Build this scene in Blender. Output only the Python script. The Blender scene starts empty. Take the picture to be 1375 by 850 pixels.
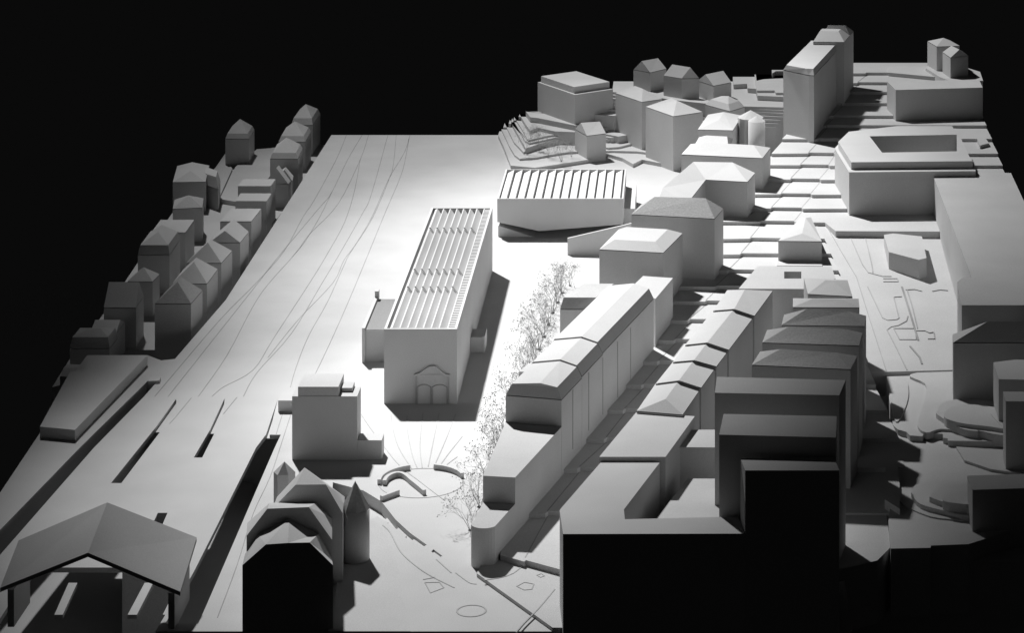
import bpy, bmesh, math, random
from mathutils import Vector, Matrix
R = math.radians
sc = bpy.context.scene
C = sc.collection

# ------------------------------------------------------------------ camera: a view camera, level, with a drop of the lens (verticals stay parallel)
cam_d = bpy.data.cameras.new('camera'); cam = bpy.data.objects.new('camera', cam_d); C.objects.link(cam)
cam.location = (0, 0, 1.0); cam.rotation_euler = (R(90), 0, 0)
cam_d.sensor_fit = 'HORIZONTAL'; cam_d.sensor_width = 36.0
cam_d.lens = 36.0*3560/1375; cam_d.shift_x = (687.5-920)/1375; cam_d.shift_y = -(425+600)/1375
cam_d.clip_start = .05; cam_d.clip_end = 100
sc.camera = cam

# ------------------------------------------------------------------ world: a dark studio
w = bpy.data.worlds.new('World'); sc.world = w; w.use_nodes = True
w.node_tree.nodes['Background'].inputs[0].default_value = (1, 1, 1, 1)
w.node_tree.nodes['Background'].inputs[1].default_value = 0.003

# ------------------------------------------------------------------ studio lamp above and behind the model to the left, plus two added spots
LP = Vector((-1.35, 5.6, 3.5))
def spotlight(name, aim, roll, half, ratio, energy):
    """one spot at the lamp position; ratio < 1 squeezes its cone to a slanting band"""
    ld = bpy.data.lights.new(name, 'SPOT'); lamp = bpy.data.objects.new(name, ld); C.objects.link(lamp)
    ax = (Vector(aim)-LP).normalized(); u_ = ax.cross(Vector((0, 0, 1))).normalized(); v_ = u_.cross(ax)
    uu = u_*math.cos(roll)+v_*math.sin(roll); vv = v_*math.cos(roll)-u_*math.sin(roll)
    mw = Matrix.Identity(4)
    for i in range(3): mw[i][0] = uu[i]*ratio; mw[i][1] = vv[i]; mw[i][2] = -ax[i]; mw[i][3] = LP[i]
    lamp.matrix_world = mw
    ld.energy = energy; ld.spot_size = R(2*half); ld.spot_blend = 1.0; ld.shadow_soft_size = .08; ld.color = (1, 1, 1)
POWER = 1165
spotlight('studio_lamp_band', (-.119, 3.617, 0), -.781, 11.96, .635, POWER)
spotlight('added_pool_spot', (.158, 4.033, 0), 0, 17.66, 1.0, POWER*.471)  # added spot from the same point, brightens the back of the model
spotlight('added_core_spot', (-.269, 2.802, 0), -.639, 6.91, .954, POWER*.945)  # added narrow spot from the same point, extra brightness around the plaza

sc.view_settings.view_transform = 'Standard'; sc.view_settings.look = 'None'
sc.view_settings.exposure = 0.0; sc.view_settings.gamma = 1.0; sc.view_settings.use_curve_mapping = False
sc.render.engine = 'CYCLES'; sc.cycles.max_bounces = 8; sc.cycles.diffuse_bounces = 3
sc.cycles.use_denoising = True; sc.cycles.sample_clamp_indirect = 4

# ------------------------------------------------------------------ materials
MATS = {}
def make_mat(name, col, rough=.9, speck=.05, speck_scale=900, bump=.0, bump_scale=1500, cloud=.05, spec=.08):
    m = bpy.data.materials.new(name); m.use_nodes = True; nt = m.node_tree; N = nt.nodes; L = nt.links
    b = N['Principled BSDF']; b.inputs['Roughness'].default_value = rough
    b.inputs['Specular IOR Level'].default_value = spec
    tc = N.new('ShaderNodeTexCoord')
    n1 = N.new('ShaderNodeTexNoise'); n1.inputs['Scale'].default_value = speck_scale; n1.inputs['Detail'].default_value = 3
    n2 = N.new('ShaderNodeTexNoise'); n2.inputs['Scale'].default_value = 14; n2.inputs['Detail'].default_value = 5
    L.new(tc.outputs['Object'], n1.inputs['Vector']); L.new(tc.outputs['Object'], n2.inputs['Vector'])
    r1 = N.new('ShaderNodeMapRange'); r1.inputs['From Min'].default_value = .3; r1.inputs['From Max'].default_value = .7
    r1.inputs['To Min'].default_value = 1-speck; r1.inputs['To Max'].default_value = 1+speck
    r2 = N.new('ShaderNodeMapRange'); r2.inputs['From Min'].default_value = .3; r2.inputs['From Max'].default_value = .7
    r2.inputs['To Min'].default_value = 1-cloud; r2.inputs['To Max'].default_value = 1+cloud
    L.new(n1.outputs['Fac'], r1.inputs['Value']); L.new(n2.outputs['Fac'], r2.inputs['Value'])
    mu = N.new('ShaderNodeMath'); mu.operation = 'MULTIPLY'; L.new(r1.outputs[0], mu.inputs[0]); L.new(r2.outputs[0], mu.inputs[1])
    mv = N.new('ShaderNodeMath'); mv.operation = 'MULTIPLY'; mv.use_clamp = True; mv.inputs[1].default_value = col; L.new(mu.outputs[0], mv.inputs[0])
    L.new(mv.outputs[0], b.inputs['Base Color'])
    if bump:
        n3 = N.new('ShaderNodeTexNoise'); n3.inputs['Scale'].default_value = bump_scale; n3.inputs['Detail'].default_value = 2
        L.new(tc.outputs['Object'], n3.inputs['Vector'])
        bp = N.new('ShaderNodeBump'); bp.inputs['Strength'].default_value = bump; bp.inputs['Distance'].default_value = .001
        L.new(n3.outputs['Fac'], bp.inputs['Height']); L.new(bp.outputs[0], b.inputs['Normal'])
    MATS[name] = m
    return m
make_mat('card', .55, speck=.07, bump=.12, bump_scale=1100)
make_mat('ground_card', .53, speck=.09, bump=.15, bump_scale=1300)
make_mat('coarse_card', .40, speck=.10, speck_scale=420, bump=.35, bump_scale=500)
make_mat('worn_card', .47, speck=.06, speck_scale=500, bump=.5, bump_scale=500, cloud=.10)
make_mat('seam_card', .44)
make_mat('grey_card', .24, speck=.10, speck_scale=600, bump=.4, bump_scale=600)
make_mat('engraving_shade', .34, speck=.2, cloud=.2)  # burnt score line with groove shade put into its dark colour
make_mat('soft_engraving_shade', .42, speck=.15, cloud=.15)  # the same groove shade, painted fainter
make_mat('twig', .30, rough=.8, speck=.25, speck_scale=1500)
make_mat('pale_twig', .45, rough=.8, speck=.25, speck_scale=1500)
make_mat('moss', .14, rough=1, speck=.3)
make_mat('black_cloth', .004, rough=1, spec=.0)

# ------------------------------------------------------------------ helpers
def mesh_obj(name, verts, faces, mat, parent=None, fix=True):
    me = bpy.data.meshes.new(name); me.from_pydata([tuple(v) for v in verts], [], [tuple(f) for f in faces])
    if fix:
        bm = bmesh.new(); bm.from_mesh(me); bmesh.ops.recalc_face_normals(bm, faces=bm.faces); bm.to_mesh(me); bm.free()
    me.materials.append(MATS[mat]); o = bpy.data.objects.new(name, me); C.objects.link(o)
    if parent: o.parent = parent
    return o
def tag(o, label, cat, group=None):
    o['label'] = label; o['category'] = cat
    if group: o['group'] = group
    return o
def thing(name, label, cat, group=None, loc=(0, 0, 0)):
    o = bpy.data.objects.new(name, None); C.objects.link(o); o.location = loc; o.empty_display_size = .01
    return tag(o, label, cat, group)
def struct(o, label=None):
    o['kind'] = 'structure'
    if label: o['label'] = label
    return o
def prism_data(pts, zt, zb):
    n = len(pts); V = [(p[0], p[1], zb) for p in pts]+[(p[0], p[1], zt) for p in pts]
    Fc = [tuple(range(n))[::-1], tuple(range(n, 2*n))]+[(i, (i+1) % n, n+(i+1) % n, n+i) for i in range(n)]
    return V, Fc
def prism(name, pts, zt, zb, mat, parent=None):
    return mesh_obj(name, *prism_data(pts, zt, zb), mat, parent)
def box_data(x0, x1, y0, y1, z0, z1): return prism_data([(x0, y0), (x1, y0), (x1, y1), (x0, y1)], z1, z0)
def box(name, x0, x1, y0, y1, z0, z1, mat, parent=None):
    return mesh_obj(name, *box_data(x0, x1, y0, y1, z0, z1), mat, parent)
def join_data(items):
    V, Fc = [], []
    for v, f in items:
        k = len(V); V += list(v); Fc += [tuple(i+k for i in t) for t in f]
    return V, Fc
def building(name, label, cat, group, n, V, zb, faces, mat, rmat):
    """n eave points (counter-clockwise from the front left), then the roof points; walls drop to zb"""
    cx = sum(v[0] for v in V[:n])/n; cy = sum(v[1] for v in V[:n])/n
    t = thing(name, label, cat, group, (cx, cy, zb))
    P = [(v[0]-cx, v[1]-cy, v[2]-zb) for v in V]
    gap = .0009 if len(V) > n else 0      # the fine shadow gap under the eaves
    W = [(p[0], p[1], 0) for p in P[:n]]+[(p[0], p[1], p[2]-gap) for p in P[:n]]
    mesh_obj('wall', W, [tuple(range(n))[::-1]]+[(i, (i+1) % n, n+(i+1) % n, n+i) for i in range(n)], mat, t)
    if len(V) == n:      # flat roof: a lid a hair proud of the walls
        z = P[0][2]; lid = [(p[0], p[1]) for p in P]
        prism('roof', lid, z+.0007, z, rmat, t)
    else:
        mesh_obj('roof', P, [tuple(f) for f in faces]+[tuple(range(n))[::-1]], rmat, t)
    return t
def strip_data(pts, width, z0, z1):
    """a mitred ribbon with square edges along a polyline"""
    L = []; Rr = []; n = len(pts)
    for i, p in enumerate(pts):
        a = Vector(pts[max(0, i-1)][:2]); b = Vector(pts[min(n-1, i+1)][:2]); d = (b-a)
        d = d.normalized() if d.length > 1e-9 else Vector((1, 0)); q = Vector((-d.y, d.x))*width/2
        L.append((p[0]+q.x, p[1]+q.y)); Rr.append((p[0]-q.x, p[1]-q.y))
    V = []; Fc = []
    for i in range(n):
        V += [(*L[i], z1), (*Rr[i], z1), (*L[i], z0), (*Rr[i], z0)]
    for i in range(n-1):
        a = 4*i; b = a+4
        Fc += [(a, a+1, b+1, b), (a, b, b+2, a+2), (a+1, a+3, b+3, b+1)]
    e = 4*(n-1)
    Fc += [(0, 2, 3, 1), (e, e+1, e+3, e+2)]
    return V, Fc
def strip(name, pts, width, z0, z1, mat, parent=None):
    return mesh_obj(name, *strip_data(pts, width, z0, z1), mat, parent)
def smooth_path(pts, k=5):
    out = []; n = len(pts)
    for i in range(n-1):
        p0 = pts[max(0, i-1)]; p1 = pts[i]; p2 = pts[i+1]; p3 = pts[min(n-1, i+2)]
        for j in range(k):
            t = j/k
            out.append(tuple(.5*((2*p1[c])+(-p0[c]+p2[c])*t+(2*p0[c]-5*p1[c]+4*p2[c]-p3[c])*t*t+(-p0[c]+3*p1[c]-3*p2[c]+p3[c])*t**3) for c in range(2)))
    return out+[tuple(pts[-1])]

# ================================================================== THE SETTING: the board of the model and its stepped card terrain
table = struct(box('table', -.50, .44, 2.66, 4.48, -.75, -.0905, 'black_cloth'))
plate = prism('track_plate', [(-0.6082,4.5583),(-0.6152,3.5494),(-0.6331,3.2902),(-0.6494,3.2841),(-0.6704,3.3055),(-0.7456,3.3055),(-0.7455,3.2364),(-0.7331,3.0068),(-0.7290,2.8209),(-0.7273,2.5891),(-0.6904,2.4577),(0.1550,2.4577),(0.1550,2.6300),(0.4700,2.6300),(0.4700,4.5200),(-0.2700,4.5580)], 0.0, -.09, 'ground_card'); struct(plate, 'wide pale flat board of the model with engraved rail lines')
def cut(o, pts, zb, zt=.02):
    """saw a slot into the board, from above down to zb"""
    k = prism('saw', pts, zt, zb, 'ground_card'); m = o.modifiers.new('cut', 'BOOLEAN'); m.object = k; m.operation = 'DIFFERENCE'; m.solver = 'EXACT'
    bpy.context.view_layer.update(); ev = o.evaluated_get(bpy.context.evaluated_depsgraph_get()); me = bpy.data.meshes.new_from_object(ev)
    o.modifiers.clear(); o.data = me; bpy.data.objects.remove(k)
cut(plate, [(-0.6899,2.7597),(-0.6400,3.1644),(-0.6083,3.1477),(-0.4513,3.0427),(-0.4467,2.9667),(-0.4473,2.5520),(-0.4465,2.4757),(-0.4729,2.4757),(-0.5368,2.7856),(-0.5790,2.7856),(-0.5355,2.4757),(-0.6676,2.4757),(-0.7000,2.5429)], -.08, -.005)
cut(plate, [(-0.6059,3.0272),(-0.5969,3.0272),(-0.6061,2.8503),(-0.6173,2.8503)], -0.060)
cut(plate, [(-0.6017,3.1338),(-0.5908,3.0796),(-0.5970,3.0270),(-0.6057,3.0270)], -0.004)
cut(plate, [(-0.5419,3.0221),(-0.5348,3.0221),(-0.5339,2.9308),(-0.5433,2.9308)], -0.050)
cut(plate, [(-0.5448,3.1366),(-0.5363,3.0769),(-0.5348,3.0218),(-0.5418,3.0218)], -0.004)
cut(plate, [(-0.4755,3.0068),(-0.4586,3.0068),(-0.4588,2.9642),(-0.4548,2.5141),(-0.4548,2.4757),(-0.4854,2.4757),(-0.4821,2.6081),(-0.4796,2.9642)], -0.062)
cut(plate, [(-0.4815,3.1338),(-0.4767,3.0690),(-0.4712,3.0065),(-0.4754,3.0065)], -0.004)
cut(plate, [(-0.5493,2.7618),(-0.5392,2.7618),(-0.5356,2.6667),(-0.5468,2.6667)], -0.050)
cut(plate, [(-0.6428,2.4501),(-0.6427,2.6119),(-0.6009,2.6119),(-0.5912,2.4501)], -0.088)
cut(plate, [(-0.5921,2.6119),(-0.5246,2.6119),(-0.5251,2.4501),(-0.5836,2.4501)], -0.088)
cut(plate, [(-0.5165,2.6119),(-0.4916,2.6119),(-0.4921,2.4501),(-0.5162,2.4501)], -0.088)
cut(plate, [(-0.6423,2.5985),(-0.4912,2.5985),(-0.4921,2.4503),(-0.6401,2.4503)], -.088, -.004)
cut(plate, [(-0.6437,2.6128),(-0.4910,2.6128),(-0.4895,2.5741),(-0.6298,2.5741)], -0.088)
cut(plate, [(-0.6311,2.4965),(-0.4895,2.4965),(-0.4914,2.4501),(-0.6366,2.4501)], -0.088)
cut(plate, [(-0.6477,3.2159),(-0.6360,3.2159),(-0.6417,3.1421),(-0.6608,2.9630),(-0.6837,2.6457),(-0.6941,2.5212),(-0.7114,2.5429),(-0.7012,2.7134),(-0.6767,2.9630)], -0.055)
hground = prism('house_ground', [(-0.6287,4.6630),(-0.7220,4.6396),(-0.7366,4.6165),(-0.7971,4.5993),(-0.7951,4.4932),(-0.8085,4.1835),(-0.8034,3.9179),(-0.7953,3.6298),(-0.7944,3.4281),(-0.7893,3.3057),(-0.7742,3.3205),(-0.7679,3.4602),(-0.6852,3.4602),(-0.6500,3.7323),(-0.6240,4.5993)], -.04, -.09, 'ground_card'); struct(hground)
struct(prism('terrain_layer', [(-0.7447,4.2416),(-0.7128,4.2221),(-0.6711,4.2662),(-0.6528,4.5122),(-0.7094,4.6084),(-0.7425,4.5968),(-0.7572,4.4630)], -.033, -.05, 'ground_card'))
struct(prism('terrain_layer', [(-0.7612,4.2539),(-0.7489,4.2588),(-0.7626,4.4651),(-0.7862,4.5365),(-0.7899,4.4705)], -.036, -.05, 'ground_card'))
# stepped card layers of the rising street, each with its riser, and kerb lines as strips in groove-shade colour
street_layers = []
street_layers.append(struct(prism('terrain_layer', [(-0.2036,2.5891),(-0.1229,2.4579),(-0.0200,2.4578),(-0.0200,2.6231),(-0.1994,2.6231)], 0.0035, -.012, 'ground_card')))
street_layers.append(struct(prism('terrain_layer', [(-0.1826,2.6208),(-0.1687,2.6111),(-0.1580,2.6034),(-0.1567,2.6073),(-0.0936,2.5639),(0.0200,2.7373),(-0.1854,2.7373)], 0.0094, -.012, 'ground_card')))
strip('kerb_line', [(-0.1577,2.6141),(-0.1416,2.7243)], .0011, 0.0084, 0.0097, 'engraving_shade', street_layers[-1])
street_layers.append(struct(prism('terrain_layer', [(-0.1884,2.7197),(-0.1436,2.7203),(-0.1406,2.7273),(0.2357,2.7217),(0.2359,2.8562),(-0.1554,2.8562)], 0.0141, -.012, 'ground_card')))
strip('kerb_line', [(-0.1416,2.7283),(-0.1135,2.8432)], .0011, 0.0131, 0.0144, 'engraving_shade', street_layers[-1])
street_layers.append(struct(prism('terrain_layer', [(-0.1584,2.8376),(-0.1155,2.8400),(-0.1125,2.8462),(0.2358,2.8438),(0.2360,2.9375),(-0.1349,2.9375)], 0.0188, -.012, 'ground_card')))
strip('kerb_line', [(-0.1135,2.8472),(-0.0871,2.9245)], .0011, 0.0178, 0.0191, 'engraving_shade', street_layers[-1])
street_layers.append(struct(prism('terrain_layer', [(-0.1379,2.9231),(-0.0891,2.9209),(-0.0861,2.9275),(0.2360,2.9227),(0.2283,3.0218),(-0.1137,3.0218)], 0.0235, -.012, 'ground_card')))
strip('kerb_line', [(-0.0871,2.9285),(-0.0685,3.0088)], .0011, 0.0225, 0.0238, 'engraving_shade', street_layers[-1])
street_layers.append(struct(prism('terrain_layer', [(-0.1167,3.0039),(-0.0705,3.0049),(-0.0675,3.0118),(0.2296,3.0051),(0.2211,3.0954),(-0.0951,3.0954)], 0.0282, -.012, 'ground_card')))
strip('kerb_line', [(-0.0685,3.0128),(-0.0489,3.0824)], .0011, 0.0272, 0.0285, 'engraving_shade', street_layers[-1])
street_layers.append(struct(prism('terrain_layer', [(-0.0981,3.0814),(-0.0509,3.0802),(-0.0479,3.0854),(0.2218,3.0822),(0.2170,3.1706),(-0.0762,3.1706)], 0.0329, -.012, 'ground_card')))
strip('kerb_line', [(-0.0489,3.0864),(-0.0313,3.1576)], .0011, 0.0319, 0.0332, 'engraving_shade', street_layers[-1])
street_layers.append(struct(prism('terrain_layer', [(-0.0792,3.1535),(-0.0333,3.1549),(-0.0303,3.1606),(0.2176,3.1570),(0.2134,3.2412),(-0.0584,3.2412)], 0.0376, -.012, 'ground_card')))
strip('kerb_line', [(-0.0313,3.1616),(-0.0118,3.2282)], .0011, 0.0366, 0.0379, 'engraving_shade', street_layers[-1])
street_layers.append(struct(prism('terrain_layer', [(-0.0614,3.2274),(-0.0138,3.2242),(-0.0108,3.2312),(0.2140,3.2268),(0.2100,3.3093),(-0.0412,3.3093)], 0.0423, -.012, 'ground_card')))
strip('kerb_line', [(-0.0118,3.2322),(0.0056,3.2963)], .0011, 0.0413, 0.0426, 'engraving_shade', street_layers[-1])
street_layers.append(struct(prism('terrain_layer', [(-0.0442,3.2933),(0.0036,3.2925),(0.0066,3.2993),(0.2106,3.2941),(0.2068,3.3744),(-0.0248,3.3744)], 0.0470, -.012, 'ground_card')))
strip('kerb_line', [(0.0056,3.3003),(0.0264,3.3614)], .0011, 0.0460, 0.0473, 'engraving_shade', street_layers[-1])
street_layers.append(struct(prism('terrain_layer', [(-0.0278,3.3610),(0.0244,3.3593),(0.0274,3.3644),(0.2074,3.3597),(0.2042,3.4255),(-0.0119,3.4255)], 0.0517, -.012, 'ground_card')))
strip('kerb_line', [(0.0264,3.3654),(0.0403,3.4125)], .0011, 0.0507, 0.0520, 'engraving_shade', street_layers[-1])
street_layers.append(struct(prism('terrain_layer', [(-0.0150,3.4119),(0.0383,3.4097),(0.0413,3.4155),(0.2048,3.4128),(0.1997,3.4859),(0.0033,3.4859)], 0.0564, -.012, 'ground_card')))
strip('kerb_line', [(0.0403,3.4165),(0.0576,3.4729)], .0011, 0.0554, 0.0567, 'engraving_shade', street_layers[-1])
street_layers.append(struct(prism('terrain_layer', [(0.0003,3.4699),(0.0556,3.4696),(0.0586,3.4759),(0.2008,3.4714),(0.1938,3.5490),(0.0192,3.5490)], 0.0611, -.012, 'ground_card')))
strip('kerb_line', [(0.0576,3.4769),(0.0745,3.5360)], .0011, 0.0601, 0.0614, 'engraving_shade', street_layers[-1])
street_layers.append(struct(prism('terrain_layer', [(0.0162,3.5310),(0.0725,3.5326),(0.0755,3.5390),(0.1949,3.5359),(0.1881,3.6113),(0.0349,3.6113)], 0.0658, -.012, 'ground_card')))
strip('kerb_line', [(0.0745,3.5400),(0.0890,3.5983)], .0011, 0.0648, 0.0661, 'engraving_shade', street_layers[-1])
street_layers.append(struct(prism('terrain_layer', [(0.0319,3.5926),(0.0870,3.5956),(0.0900,3.6013),(0.1892,3.5950),(0.1813,3.6846),(0.0534,3.6846)], 0.0705, -.012, 'ground_card')))
strip('kerb_line', [(0.0890,3.6023),(0.1052,3.6716)], .0011, 0.0695, 0.0708, 'engraving_shade', street_layers[-1])
street_layers.append(struct(prism('terrain_layer', [(0.0503,3.6684),(0.1032,3.6682),(0.1062,3.6746),(0.1506,3.6726),(0.1526,3.6656),(0.1929,3.6636),(0.2053,3.6176),(0.4700,3.6126),(0.4700,3.7405),(0.0675,3.7405)], 0.0752, -.012, 'ground_card')))
strip('kerb_line', [(0.1052,3.6756),(0.1215,3.7275)], .0011, 0.0742, 0.0755, 'engraving_shade', street_layers[-1])
strip('kerb_line', [(0.1516,3.6746),(0.1644,3.7275)], .0009, 0.0742, 0.0755, 'soft_engraving_shade', street_layers[-1])
street_layers.append(struct(prism('terrain_layer', [(0.0644,3.7240),(0.1195,3.7238),(0.1225,3.7305),(0.1634,3.7285),(0.1654,3.7215),(0.4700,3.7263),(0.4700,3.8032),(0.0832,3.8032)], 0.0799, -.012, 'ground_card')))
strip('kerb_line', [(0.1215,3.7315),(0.1374,3.7902)], .0011, 0.0789, 0.0802, 'engraving_shade', street_layers[-1])
strip('kerb_line', [(0.1644,3.7305),(0.1800,3.7902)], .0009, 0.0789, 0.0802, 'soft_engraving_shade', street_layers[-1])
street_layers.append(struct(prism('terrain_layer', [(0.0802,3.7863),(0.1354,3.7877),(0.1384,3.7932),(0.1790,3.7912),(0.1810,3.7842),(0.4700,3.7871),(0.4700,3.8732),(0.1009,3.8732)], 0.0846, -.012, 'ground_card')))
strip('kerb_line', [(0.1374,3.7942),(0.1540,3.8602)], .0011, 0.0836, 0.0849, 'engraving_shade', street_layers[-1])
strip('kerb_line', [(0.1800,3.7932),(0.1963,3.8602)], .0009, 0.0836, 0.0849, 'soft_engraving_shade', street_layers[-1])
street_layers.append(struct(prism('terrain_layer', [(0.0979,3.8596),(0.1520,3.8562),(0.1550,3.8632),(0.1953,3.8612),(0.1973,3.8542),(0.4700,3.8555),(0.4700,3.9418),(0.1182,3.9418)], 0.0893, -.012, 'ground_card')))
strip('kerb_line', [(0.1540,3.8642),(0.1711,3.9288)], .0011, 0.0883, 0.0896, 'engraving_shade', street_layers[-1])
strip('kerb_line', [(0.1963,3.8632),(0.2130,3.9288)], .0009, 0.0883, 0.0896, 'soft_engraving_shade', street_layers[-1])
street_layers.append(struct(prism('terrain_layer', [(0.1152,3.9274),(0.1691,3.9261),(0.1721,3.9318),(0.2120,3.9298),(0.2140,3.9228),(0.4700,3.9252),(0.4700,3.9988),(0.1325,3.9988)], 0.0940, -.012, 'ground_card')))
strip('kerb_line', [(0.1711,3.9328),(0.1859,3.9858)], .0011, 0.0930, 0.0943, 'engraving_shade', street_layers[-1])
strip('kerb_line', [(0.2130,3.9318),(0.2240,3.9858)], .0009, 0.0930, 0.0943, 'soft_engraving_shade', street_layers[-1])
street_layers.append(struct(prism('terrain_layer', [(0.1295,3.9809),(0.1839,3.9827),(0.1869,3.9888),(0.2230,3.9868),(0.2250,3.9798),(0.4700,3.9811),(0.4700,4.0736),(0.1514,4.0736)], 0.0987, -.012, 'ground_card')))
strip('kerb_line', [(0.1859,3.9898),(0.2042,4.0606)], .0011, 0.0977, 0.0990, 'engraving_shade', street_layers[-1])
strip('kerb_line', [(0.2240,3.9888),(0.2407,4.0606)], .0009, 0.0977, 0.0990, 'soft_engraving_shade', street_layers[-1])
street_layers.append(struct(prism('terrain_layer', [(0.1484,4.0599),(0.2022,4.0586),(0.2052,4.0636),(0.4700,4.0600),(0.4700,4.1466),(0.1698,4.1466)], 0.1034, -.012, 'ground_card')))
strip('kerb_line', [(0.2042,4.0646),(0.2207,4.1336)], .0011, 0.1024, 0.1037, 'engraving_shade', street_layers[-1])
street_layers.append(struct(prism('terrain_layer', [(0.1668,4.1277),(0.2187,4.1301),(0.2217,4.1366),(0.4700,4.1344),(0.4700,4.1954),(0.1821,4.1954)], 0.1081, -.012, 'ground_card')))
strip('kerb_line', [(0.2207,4.1376),(0.2338,4.1824)], .0011, 0.1071, 0.1084, 'engraving_shade', street_layers[-1])
street_layers.append(struct(prism('terrain_layer', [(0.1790,4.1788),(0.2318,4.1804),(0.2348,4.1854),(0.4700,4.1811),(0.4700,4.2686),(0.2005,4.2686)], 0.1128, -.012, 'ground_card')))
strip('kerb_line', [(0.2338,4.1864),(0.2523,4.2556)], .0011, 0.1118, 0.1131, 'engraving_shade', street_layers[-1])
street_layers.append(struct(prism('terrain_layer', [(0.1975,4.2514),(0.2503,4.2519),(0.2533,4.2586),(0.4700,4.2533),(0.4700,4.3335),(0.2169,4.3335)], 0.1175, -.012, 'ground_card')))
strip('kerb_line', [(0.2523,4.2596),(0.2695,4.3205)], .0011, 0.1165, 0.1178, 'engraving_shade', street_layers[-1])
street_layers.append(struct(prism('terrain_layer', [(0.2138,4.3167),(0.2675,4.3186),(0.2705,4.3235),(0.4700,4.3174),(0.4700,4.3887),(0.2308,4.3887)], 0.1222, -.012, 'ground_card')))
strip('kerb_line', [(0.2695,4.3245),(0.2852,4.3757)], .0011, 0.1212, 0.1225, 'engraving_shade', street_layers[-1])
street_layers.append(struct(prism('terrain_layer', [(0.2278,4.3700),(0.2832,4.3719),(0.2862,4.3787),(0.4700,4.3754),(0.4700,4.4460),(0.2452,4.4460)], 0.1269, -.012, 'ground_card')))
strip('kerb_line', [(0.2852,4.3797),(0.3027,4.4330)], .0011, 0.1259, 0.1272, 'engraving_shade', street_layers[-1])
street_layers.append(struct(prism('terrain_layer', [(0.2422,4.4287),(0.3007,4.4290),(0.3037,4.4360),(0.4700,4.4339),(0.4700,4.5200),(0.2639,4.5200)], 0.1316, -.012, 'ground_card')))
square = mesh_obj('square_ground', [(0.1753,3.6706,0.0710),(0.3918,3.6706,0.0710),(0.3769,3.1569,0.0290),(0.2207,3.1425,0.0290),(0.1753,3.6706,-0.0200),(0.3918,3.6706,-0.0200),(0.3769,3.1569,-0.0200),(0.2207,3.1425,-0.0200)], [(0,1,2,3),(4,5,6,7),(0,1,5,4),(1,2,6,5),(2,3,7,6),(3,0,4,7)], 'ground_card'); struct(square, 'smooth sloping square scored with thin kerb lines')
def ramp_line(P, w, mat):
    V, Fc = strip_data([p[:2] for p in P], w, 0, 0)
    for i, p in enumerate(P):
        for j in range(4): V[4*i+j] = (V[4*i+j][0], V[4*i+j][1], p[2]+(.0004 if j < 2 else -.001))
    return mesh_obj('kerb_line', V, Fc, mat, square)
ramp_line([(0.1947,3.6675,0.0708),(0.2085,3.5682,0.0629),(0.2237,3.4630,0.0545),(0.2295,3.3354,0.0443),(0.2387,3.1471,0.0294)], 0.0009, 'soft_engraving_shade')
ramp_line([(0.2255,3.6157,0.0666),(0.2347,3.5105,0.0583),(0.2404,3.4796,0.0558),(0.2580,3.4658,0.0547),(0.2697,3.4658,0.0547)], 0.0012, 'soft_engraving_shade')
ramp_line([(0.2255,3.6157,0.0666),(0.2340,3.6217,0.0671),(0.2456,3.6127,0.0664),(0.2471,3.5191,0.0589),(0.2463,3.4796,0.0558)], 0.0012, 'soft_engraving_shade')
ramp_line([(0.2359,3.4275,0.0517),(0.2470,3.3176,0.0429),(0.2529,3.3100,0.0423),(0.2643,3.3126,0.0425),(0.2675,3.3176,0.0429),(0.2666,3.3901,0.0487),(0.2773,3.3927,0.0489)], 0.0012, 'soft_engraving_shade')
ramp_line([(0.2802,3.4275,0.0517),(0.2829,3.3354,0.0443),(0.2852,3.2433,0.0370)], 0.0022, 'engraving_shade')
ramp_line([(0.2860,3.4167,0.0508),(0.2875,3.3560,0.0460),(0.2877,3.2825,0.0401)], 0.0012, 'soft_engraving_shade')
ramp_line([(0.2841,3.4167,0.0508),(0.2957,3.4181,0.0509),(0.3047,3.4113,0.0504)], 0.0012, 'soft_engraving_shade')
ramp_line([(0.3181,3.4113,0.0504),(0.3282,3.4167,0.0508),(0.3385,3.4140,0.0506)], 0.0012, 'soft_engraving_shade')
ramp_line([(0.2793,3.3252,0.0435),(0.2759,3.3075,0.0421),(0.2645,3.2925,0.0409),(0.2549,3.2875,0.0405),(0.2495,3.2776,0.0397),(0.2561,3.2217,0.0353),(0.2636,3.1493,0.0295)], 0.0012, 'soft_engraving_shade')
ramp_line([(0.2582,3.2825,0.0401),(0.2626,3.2458,0.0372),(0.2826,3.2458,0.0372),(0.2849,3.2825,0.0401),(0.2582,3.2825,0.0401)], 0.0012, 'soft_engraving_shade')
ramp_line([(0.2852,3.2751,0.0395),(0.2962,3.2751,0.0395),(0.3011,3.2677,0.0390),(0.3068,3.2702,0.0392),(0.3057,3.2482,0.0374),(0.2974,3.2482,0.0374)], 0.0012, 'soft_engraving_shade')
ramp_line([(0.2735,3.2241,0.0355),(0.2821,3.1886,0.0327),(0.2830,3.1677,0.0310)], 0.0022, 'engraving_shade')
ramp_line([(0.2583,3.4575,0.0540),(0.2768,3.4575,0.0540),(0.2769,3.4465,0.0532),(0.2575,3.4465,0.0532)], 0.0012, 'soft_engraving_shade')
struct(prism('terrain_layer', [(0.2388,3.1485),(0.3314,3.1715),(0.4276,3.1715),(0.3922,2.9085),(0.3475,2.9110),(0.2889,2.9134),(0.2892,2.9208),(0.2845,2.9232),(0.2853,2.9356),(0.2651,2.9405),(0.2624,2.9281),(0.2486,2.9306),(0.2455,2.9430),(0.2370,2.9505),(0.2324,2.9657)], 0.0245, -0.050, 'ground_card'))
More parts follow.
